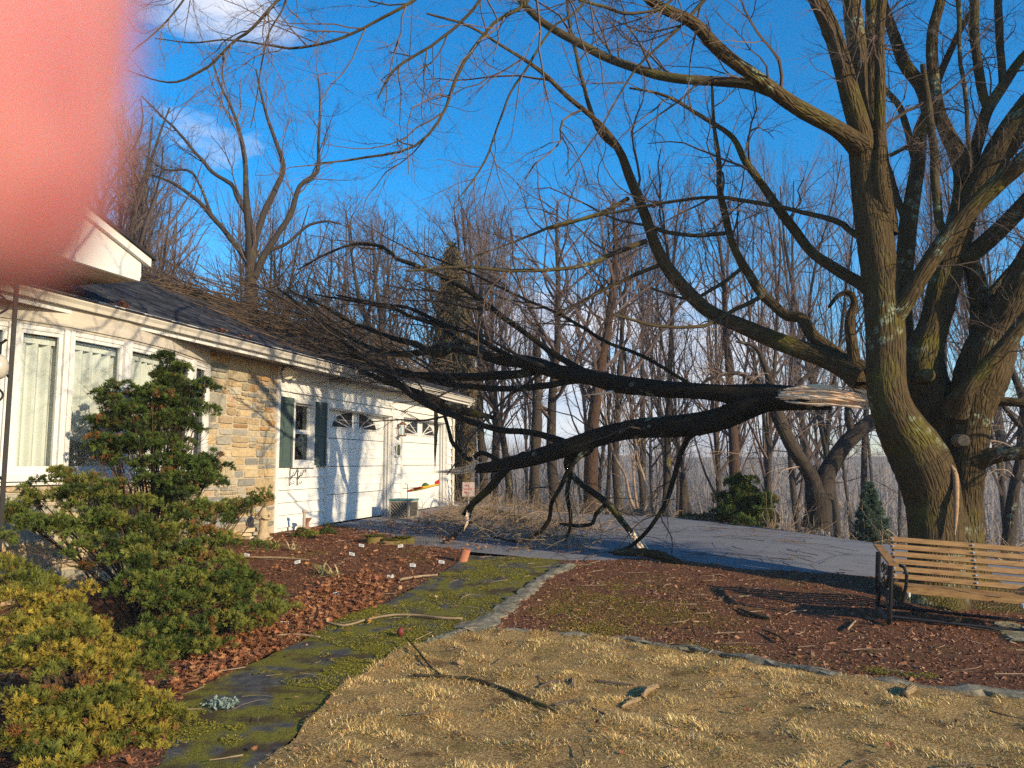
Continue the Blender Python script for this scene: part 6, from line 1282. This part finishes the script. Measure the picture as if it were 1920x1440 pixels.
K = 5000; an = rg.uniform(0, 6.28, K); rr = np.sqrt(rg.random(K)); pick = rg.integers(0, 3, K); cx_ = np.array([-.20, .08, .24])[pick]; cr_ = np.array([.15, .2, .14])[pick]; ch_ = np.array([.12, .07, .10])[pick]; cc = np.array([(.10, .10, .02), (.15, .14, .025), (.07, .07, .012)])[rg.integers(0, 3, K)]
v, f, c_ = leaf_cloud(np.stack([cx_ + cr_ * rr * np.cos(an), cr_ * rr * np.sin(an) * .8, ch_ + .012 + rg.normal(0, .006, K)], 1), norm(rg.normal(size=(K, 3)) * .5 + [0, 0, 1]), .010, rg, cc); mk('moss', v, f, M_leafattr, o, col=c_)
c = G(800, 1022); o = thing('wire_cloche', c, 'flattened wire mesh plant cage right of the mossy stump', 'wire cage'); m = MB(); M_wire = simple('grey_wire', (.14, .14, .13), .5, .2, 10, 0, .5, .5)
for i in range(12): x = -.22 + .44 * i / 11; m.tube([(x, -.12, 0), (x, -.12, .13), (x * .95, .1, .15), (x, .14, 0)], .0022, 4)
for z in (.0, .04, .08, .12): m.tube([(-.22, -.12, z), (.22, -.12, z)], .0022, 4); m.tube([(-.22, .13, z), (.22, .13, z)], .0022, 4)
m.build('mesh', M_wire, o)
# pipe, vase and small figures against the house
c = HW(-1.50, .42, 0); c[2] = gz(c[0], c[1]); o = thing('standpipe', c, 'thin grey standpipe in front of the white siding corner', 'pipe'); m = MB(); m.tube([(0, 0, -.05), (0, 0, .36)], .026, 10); m.tube([(0, 0, .3605), (0, 0, .40)], .042, 12); m.build('pipe', simple('grey_cast', (.34, .30, .26), .8, .15, 20), o)
c = HW(-1.28, .35, 0); c[2] = gz(c[0], c[1]); o = thing('hourglass_vase', c, 'rusty hourglass shaped pot beside the grey standpipe', 'pot'); m = MB(); C, Rr = resample([(0, 0, -.02), (0, 0, .08), (0, 0, .15), (0, 0, .22), (0, 0, .25)], [.075, .05, .028, .06, .085], 16); v, f, _ = tubes(C[None], Rr[None], 14); m.add(v, f); m.build('pot', simple('rusty_clay', (.26, .13, .10), .8, .2, 20), o, smooth_=True)
def figure(c, H, label, name='garden_statue', tone=(.38, .30, .19)):
    """a small cast figure: robed body, head, raised basin"""
    o = thing(name, c, label, 'statue'); M_s = simple('cast_stone', tone, .9, .2, 25, .3); m = MB(); C, Rr = resample([(0, 0, -.03), (0, 0, .02), (0, 0, .12 * H), (0, 0, .4 * H), (0, 0, .62 * H), (0, 0, .74 * H), (0, 0, .80 * H)], [.2 * H, .2 * H, .14 * H, .105 * H, .13 * H, .06 * H, .04 * H], 22); v, f, _ = tubes(C[None], Rr[None], 14, 1 + .05 * np.random.default_rng(3).normal(size=(1, 22, 14))); m.add(v, f); m.build('body', M_s, o, smooth_=True)
    m = MB(); t = np.linspace(.05, math.pi - .05, 9); m.tube([(0, -.01, .87 * H + .075 * H * math.cos(a)) for a in t], [.065 * H * math.sin(a) for a in t], 12); m.build('head', M_s, o, smooth_=True)
    for s in (-1, 1): m = MB(); C, Rr = resample([(s * .11 * H, 0, .66 * H), (s * .19 * H, -.04 * H, .55 * H), (s * .10 * H, -.14 * H, .52 * H), (s * .02 * H, -.16 * H, .56 * H)], [.045 * H, .035 * H, .028 * H, .022 * H], 10); v, f, _ = tubes(C[None], Rr[None], 8); m.add(v, f); m.build('arm', M_s, o, smooth_=True)
    m = MB(); m.tube([(0, 0, -.04), (0, 0, .05 * H)], .24 * H, 10); m.build('plinth', M_s, o); return o
c = HW(-2.60, .35, 0); c[2] = gz(c[0], c[1]) + .02; figure(c, .62, 'small weathered garden statue against the stone wall')
c = P(452, 1000, 12.3); c[2] = gz(c[0], c[1]); m = MB(); o = thing('stone_slab', c, 'pale broken stone slabs piled at the foot of the stone wall', 'stones'); 
for k, (x, y, z, a) in enumerate(((-.1, 0, .0, .2), (.14, .05, .0, -.3), (.0, .02, .07, .1), (.05, .0, .13, .5))):
    m = MB(); n = 9; r2 = np.random.default_rng(k); ring = [((.16 + .04 * r2.normal()) * math.cos(t), (.12 + .03 * r2.normal()) * math.sin(t)) for t in np.arange(n) / n * 6.283]; v = [(x + p * math.cos(a), y + q, z) for p, q in ring] + [(x + p * .93 * math.cos(a), y + q * .93, z + .06) for p, q in ring]; m.add(v, [(i, (i + 1) % n, (i + 1) % n + n, i + n) for i in range(n)] + [list(range(n, 2 * n))]); m.build('slab', simple('pale_slab', (.46, .38, .25), .9, .2, 12, .3), o)
# small pale-leaved plants
def tuft(px, py, n, Ls, pal, label, seed, w=.010):
    rg = np.random.default_rng(seed); c = G(px, py); K = n; an = rg.uniform(0, 6.28, K); el = rg.uniform(.2, 1.2, K); d = np.stack([np.cos(an) * np.cos(el), np.sin(an) * np.cos(el), np.sin(el)], 1); st = rg.normal(0, .03, (K, 3)) * [1, 1, 0]; side = np.stack([-np.sin(an), np.cos(an), np.zeros(K)], 1) * w; pts = [st]; p = st; ln = Ls * rg.uniform(.6, 1.2, (K, 1))
    for k in range(4): p = p + d * ln / 4; d = norm(d + [0, 0, -.25]); pts.append(p)
    W = [.6, 1, .8, .5, .05]; V = np.stack([np.stack([q - side * wk, q + side * wk], 1) for q, wk in zip(pts, W)], 1).reshape(-1, 3); i = np.arange(K)[:, None] * 10; f = np.concatenate([i + np.array([2 * k, 2 * k + 1, 2 * k + 3, 2 * k + 2]) for k in range(4)]); cc = np.repeat(np.array(pal)[rg.integers(0, len(pal), K)], 10, axis=0)
    o = mk('leafy_tuft', V, f, M_leafattr, col=cc); o.location = c + [0, 0, .02]; tag(o, label, 'plant')
YG = [(.34, .34, .08), (.42, .38, .14), (.24, .26, .06)]; TN = [(.42, .33, .17), (.36, .27, .12), (.5, .42, .26)]
tuft(515, 1030, 26, .20, YG, 'yellow-green strap-leaved plant at the back of the left bed', 1, .014)
tuft(548, 1036, 22, .18, TN, 'withered pale plant right of the yellow-green one', 2)
tuft(608, 1080, 40, .20, YG + TN, 'half-withered pale plant in the middle of the left bed', 3, .011)
tuft(625, 1085, 20, .22, TN, 'limp straw-coloured plant beside the half-withered one', 4)
tuft(1840, 1010, 120, .5, [(.30, .17, .10), (.36, .22, .13)], 'rusty dead fern clump behind the bench by the trunk', 5, .006)
tuft(1690, 1008, 160, .55, [(.34, .20, .13), (.40, .26, .17)], 'pinkish brown bramble clump left of the maple trunk', 6, .006)
# red cone, lichen clump, golden leaves
c = G(751, 1200); m = MB(); t = np.linspace(0, 1, 9); m.tube([(0, 0, .01 + .075 * a) for a in t], [.006 + .024 * math.sin(math.pi * (a * .85 + .08)) for a in t], 10); o = m.build('seed_pod', simple('dark_red_pod', (.14, .025, .02), .6, .3, 60), smooth_=True); o.location = c + [0, 0, .02]; tag(o, 'small dark red pod standing on the mossy path', 'seed pod')
rg = np.random.default_rng(9); c = G(415, 1332); K = 500; v, f, c_ = leaf_cloud(rg.normal(size=(K, 3)) * [.035, .03, .012] + [0, 0, .03], norm(rg.normal(size=(K, 3))), .012, rg, np.tile([.24, .31, .27], (K, 1))); o = mk('lichen_clump', v, f, M_leafattr, col=c_); o.location = c + [0, 0, .01]; tag(o, 'pale blue-green lichen clump on the mossy path', 'lichen')
for (px, py, sz, lab) in [(697, 1174, .10, 'bright golden leaf beside the long pale stick'), (640, 1100, .11, 'orange leaf above the plant marker in the leaf drift'), (1165, 998, .12, 'golden leaf on the driveway left of the splintered prop'), (1202, 1050, .12, 'large golden leaf against the mulch edge under the prop'), (750, 1111, .08, 'tan leaf at the left edge of the mossy path'), (815, 1128, .08, 'pale leaf on the mossy path'), (902, 1110, .06, 'small orange leaf in the middle of the path'), (1800, 1175, .13, 'pale orange leaf in front of the bench runner'), (575, 1065, .12, 'curled orange leaf beside the plant marker in the open mulch'), (1345, 1340, .09, 'pink-brown leaf on the lawn'), (862, 1256, .09, 'folded tan leaf on the lawn near the path')]:
    p = G(px, py); o = leaves('fallen_leaf', np.array([[0., 0.]]), sz, np.random.default_rng(px), lab, [(.58, .30, .08)] if 'gold' in lab or 'orange' in lab else [(.48, .30, .16)], 0, 0, None, lie=.7); o['category'] = 'leaf'; o.location = (p[0], p[1], p[2] + .05 - gz(0, 0))
# yard sign in the trees
c = P(878, 965, 23); c[2] = gz(c[0], 23) ; tz = P(878, 918, 23)[2] - c[2]; o = thing('yard_sign', c, 'small pale sign with reddish lettering among the trunks past the garage', 'sign'); m = MB(); m.tube([(0, 0, -.1), (0, 0, tz)], .02, 6); m.build('post', M_trim, o); m = MB(); m.box((-.18, -.03, tz - .2), (.18, -.021, tz + .22)); b = m.build('board', simple('pale_board', (.45, .36, .35), .6), o); m = MB()
for z in (.10, .0, -.10): m.box((-.12, -.036, tz + z), (.12 - abs(z), -.031, tz + z + .035))
m.build('lettering', simple('faded_red', (.42, .10, .10), .6), b)
# clumps of leaves stuck in the gutter
leaf_q = []
for (u, n) in ((-6.05, .62), (-4.2, .60), (-3.6, .62)):
    rg = np.random.default_rng(int(-u * 100)); K = 26; q = np.array([HW(u + rg.normal() * .09, n + rg.normal() * .02, 0)[:2] for _ in range(K)]); o = leaves('gutter_leaves', q, .05, rg, {-6.05: 'rusty leaves caught in the gutter above the bow window', -4.2: 'orange leaves caught in the gutter near the stone wall', -3.6: 'few leaves in the gutter right above the stone wall'}[u], LP + [(.5, .22, .08)], 0, .05, None); o['category'] = 'leaves'; o.location.z = W0[2] + 3.0 - gz(q[0, 0], q[0, 1])

# ------------------------------------------------------------------ the hand of the person taking the picture, a finger over the lens
d0 = .027; cw = cam.matrix_basis if False else Matrix.Translation(cam.location) @ cam.rotation_euler.to_matrix().to_4x4()
tipc = Vector(((-238 - 960) / F * d0, (720 - 30) / F * d0, -d0)); mmv = lambda x, y, z: tipc + Vector((x, y, z)) * .001
Vh = []; Eh = []; Rh = []
def hv(p, r): Vh.append(cw @ p); Rh.append(r); return len(Vh) - 1
wr = hv(mmv(-112, -10, 40), .024); ar = hv(mmv(-170, -60, 60), .027); pal_ = hv(mmv(-82, 22, 30), .023); Eh += [(pal_, wr), (wr, ar)]
def finger(pts):
    prev = pal_
    for (x, y, z, r) in pts: k = hv(mmv(x, y, z), r * .001); Eh.append((prev, k)); prev = k
finger([(-42, 62, 22, 11), (-22, 64, 14, 9.6), (-6, 50, 5, 10), (0, 26, 0, 9.5), (0, 6, 0, 9.4), (0, -5, 0, 8.9), (0, -11, 0, 6.5)])
finger([(-56, 60, 10, 11), (-40, 72, -10, 9.4), (-34, 56, -26, 8.9), (-36, 32, -30, 8.4), (-37, 20, -29, 6.5)])
finger([(-72, 54, 2, 10.5), (-62, 66, -20, 9), (-58, 48, -36, 8.6), (-60, 26, -38, 8.2), (-61, 15, -36, 6.4)])
finger([(-88, 44, -2, 9.5), (-82, 50, -22, 8), (-80, 34, -36, 7.6), (-82, 16, -36, 7.2), (-83, 8, -34, 5.6)])
finger([(-78, -14, 30, 13), (-56, -34, 24, 10.5), (-40, -50, 20, 9.6), (-28, -62, 18, 7.5)])
me = bpy.data.meshes.new('hand'); me.from_pydata([tuple(v) for v in Vh], Eh, []); ho = bpy.data.objects.new('hand', me); COL.objects.link(ho)
sk = ho.modifiers.new('skin', 'SKIN'); sk.use_smooth_shade = True; ss = ho.modifiers.new('sub', 'SUBSURF'); ss.levels = 2; ss.render_levels = 2
if not me.skin_vertices: me.attributes.new  # the Skin modifier adds its own layer
for i, sv in enumerate(me.skin_vertices[0].data): sv.radius = (Rh[i], Rh[i]); sv.use_root = (i == 2)
M = NM('skin', .5, .3); co = M.coord(); M.color(M.ramp(M.noise(co, 260, 4), [(.35, (.46, .16, .165)), (.65, (.58, .25, .24))])); M.b.inputs['Subsurface Weight'].default_value = .75; M.b.inputs['Subsurface Radius'].default_value = (1.0, .16, .08); M.b.inputs['Subsurface Scale'].default_value = .008
me.materials.append(M.m); tag(ho, 'blurred pink fingertip covering the upper left corner, close to the lens', 'hand')

# ------------------------------------------------------------------ the air between here and the far hill
hz = MB(); hz.box((-1180, -32, -11), (1180, 910, 32)); ho_ = hz.build('haze', None); tag(ho_, 'thin bluish haze in the valley air', 'haze', None, 'stuff')
hm = bpy.data.materials.new('haze'); hm.use_nodes = True; t_ = hm.node_tree; t_.nodes.clear(); o_ = t_.nodes.new('ShaderNodeOutputMaterial'); v_ = t_.nodes.new('ShaderNodeVolumePrincipled')
v_.inputs['Color'].default_value = (.80, .87, 1, 1); v_.inputs['Density'].default_value = .0009; v_.inputs['Anisotropy'].default_value = 0; t_.links.new(v_.outputs[0], o_.inputs['Volume']); ho_.data.materials.append(hm)

# the phone in that hand, behind the lens; it shades the lower part of the fingertip
ph = thing('phone', cw @ Vector((.045, -.015, .006)), 'dark phone held in the hand behind the lens', 'phone'); ph.rotation_euler = cw.to_euler()
def rbox(mb, x0, x1, y0, y1, z0, z1, r, k=5):
    ring = []
    for cx_, cy_, a0 in ((x1 - r, y1 - r, 0), (x0 + r, y1 - r, 90), (x0 + r, y0 + r, 180), (x1 - r, y0 + r, 270)):
        ring += [(cx_ + r * math.cos(R_(a0 + 90 * i / k)), cy_ + r * math.sin(R_(a0 + 90 * i / k))) for i in range(k + 1)]
    n = len(ring); v = [(x, y, z0) for x, y in ring] + [(x, y, z1) for x, y in ring]
    mb.add(v, [(i, (i + 1) % n, (i + 1) % n + n, i + n) for i in range(n)] + [list(range(n))[::-1], list(range(n, 2 * n))])
m = MB(); rbox(m, -.075, .080, -.037, .036, -.004, .004, .009); m.build('body', M_tube, ph)
m = MB(); rbox(m, -.072, .077, -.034, .033, .0041, .0046, .007); m.build('screen', simple('screen_glass', (.01, .01, .012), .08, .1, 5, 0, .6), ph)
m = MB(); m.tube([(-.045, .015, -.0041), (-.045, .015, -.0048)], .0065, 16); m.build('lens', simple('lens_glass', (.01, .01, .015), .05, .1, 5, 0, .7), ph)
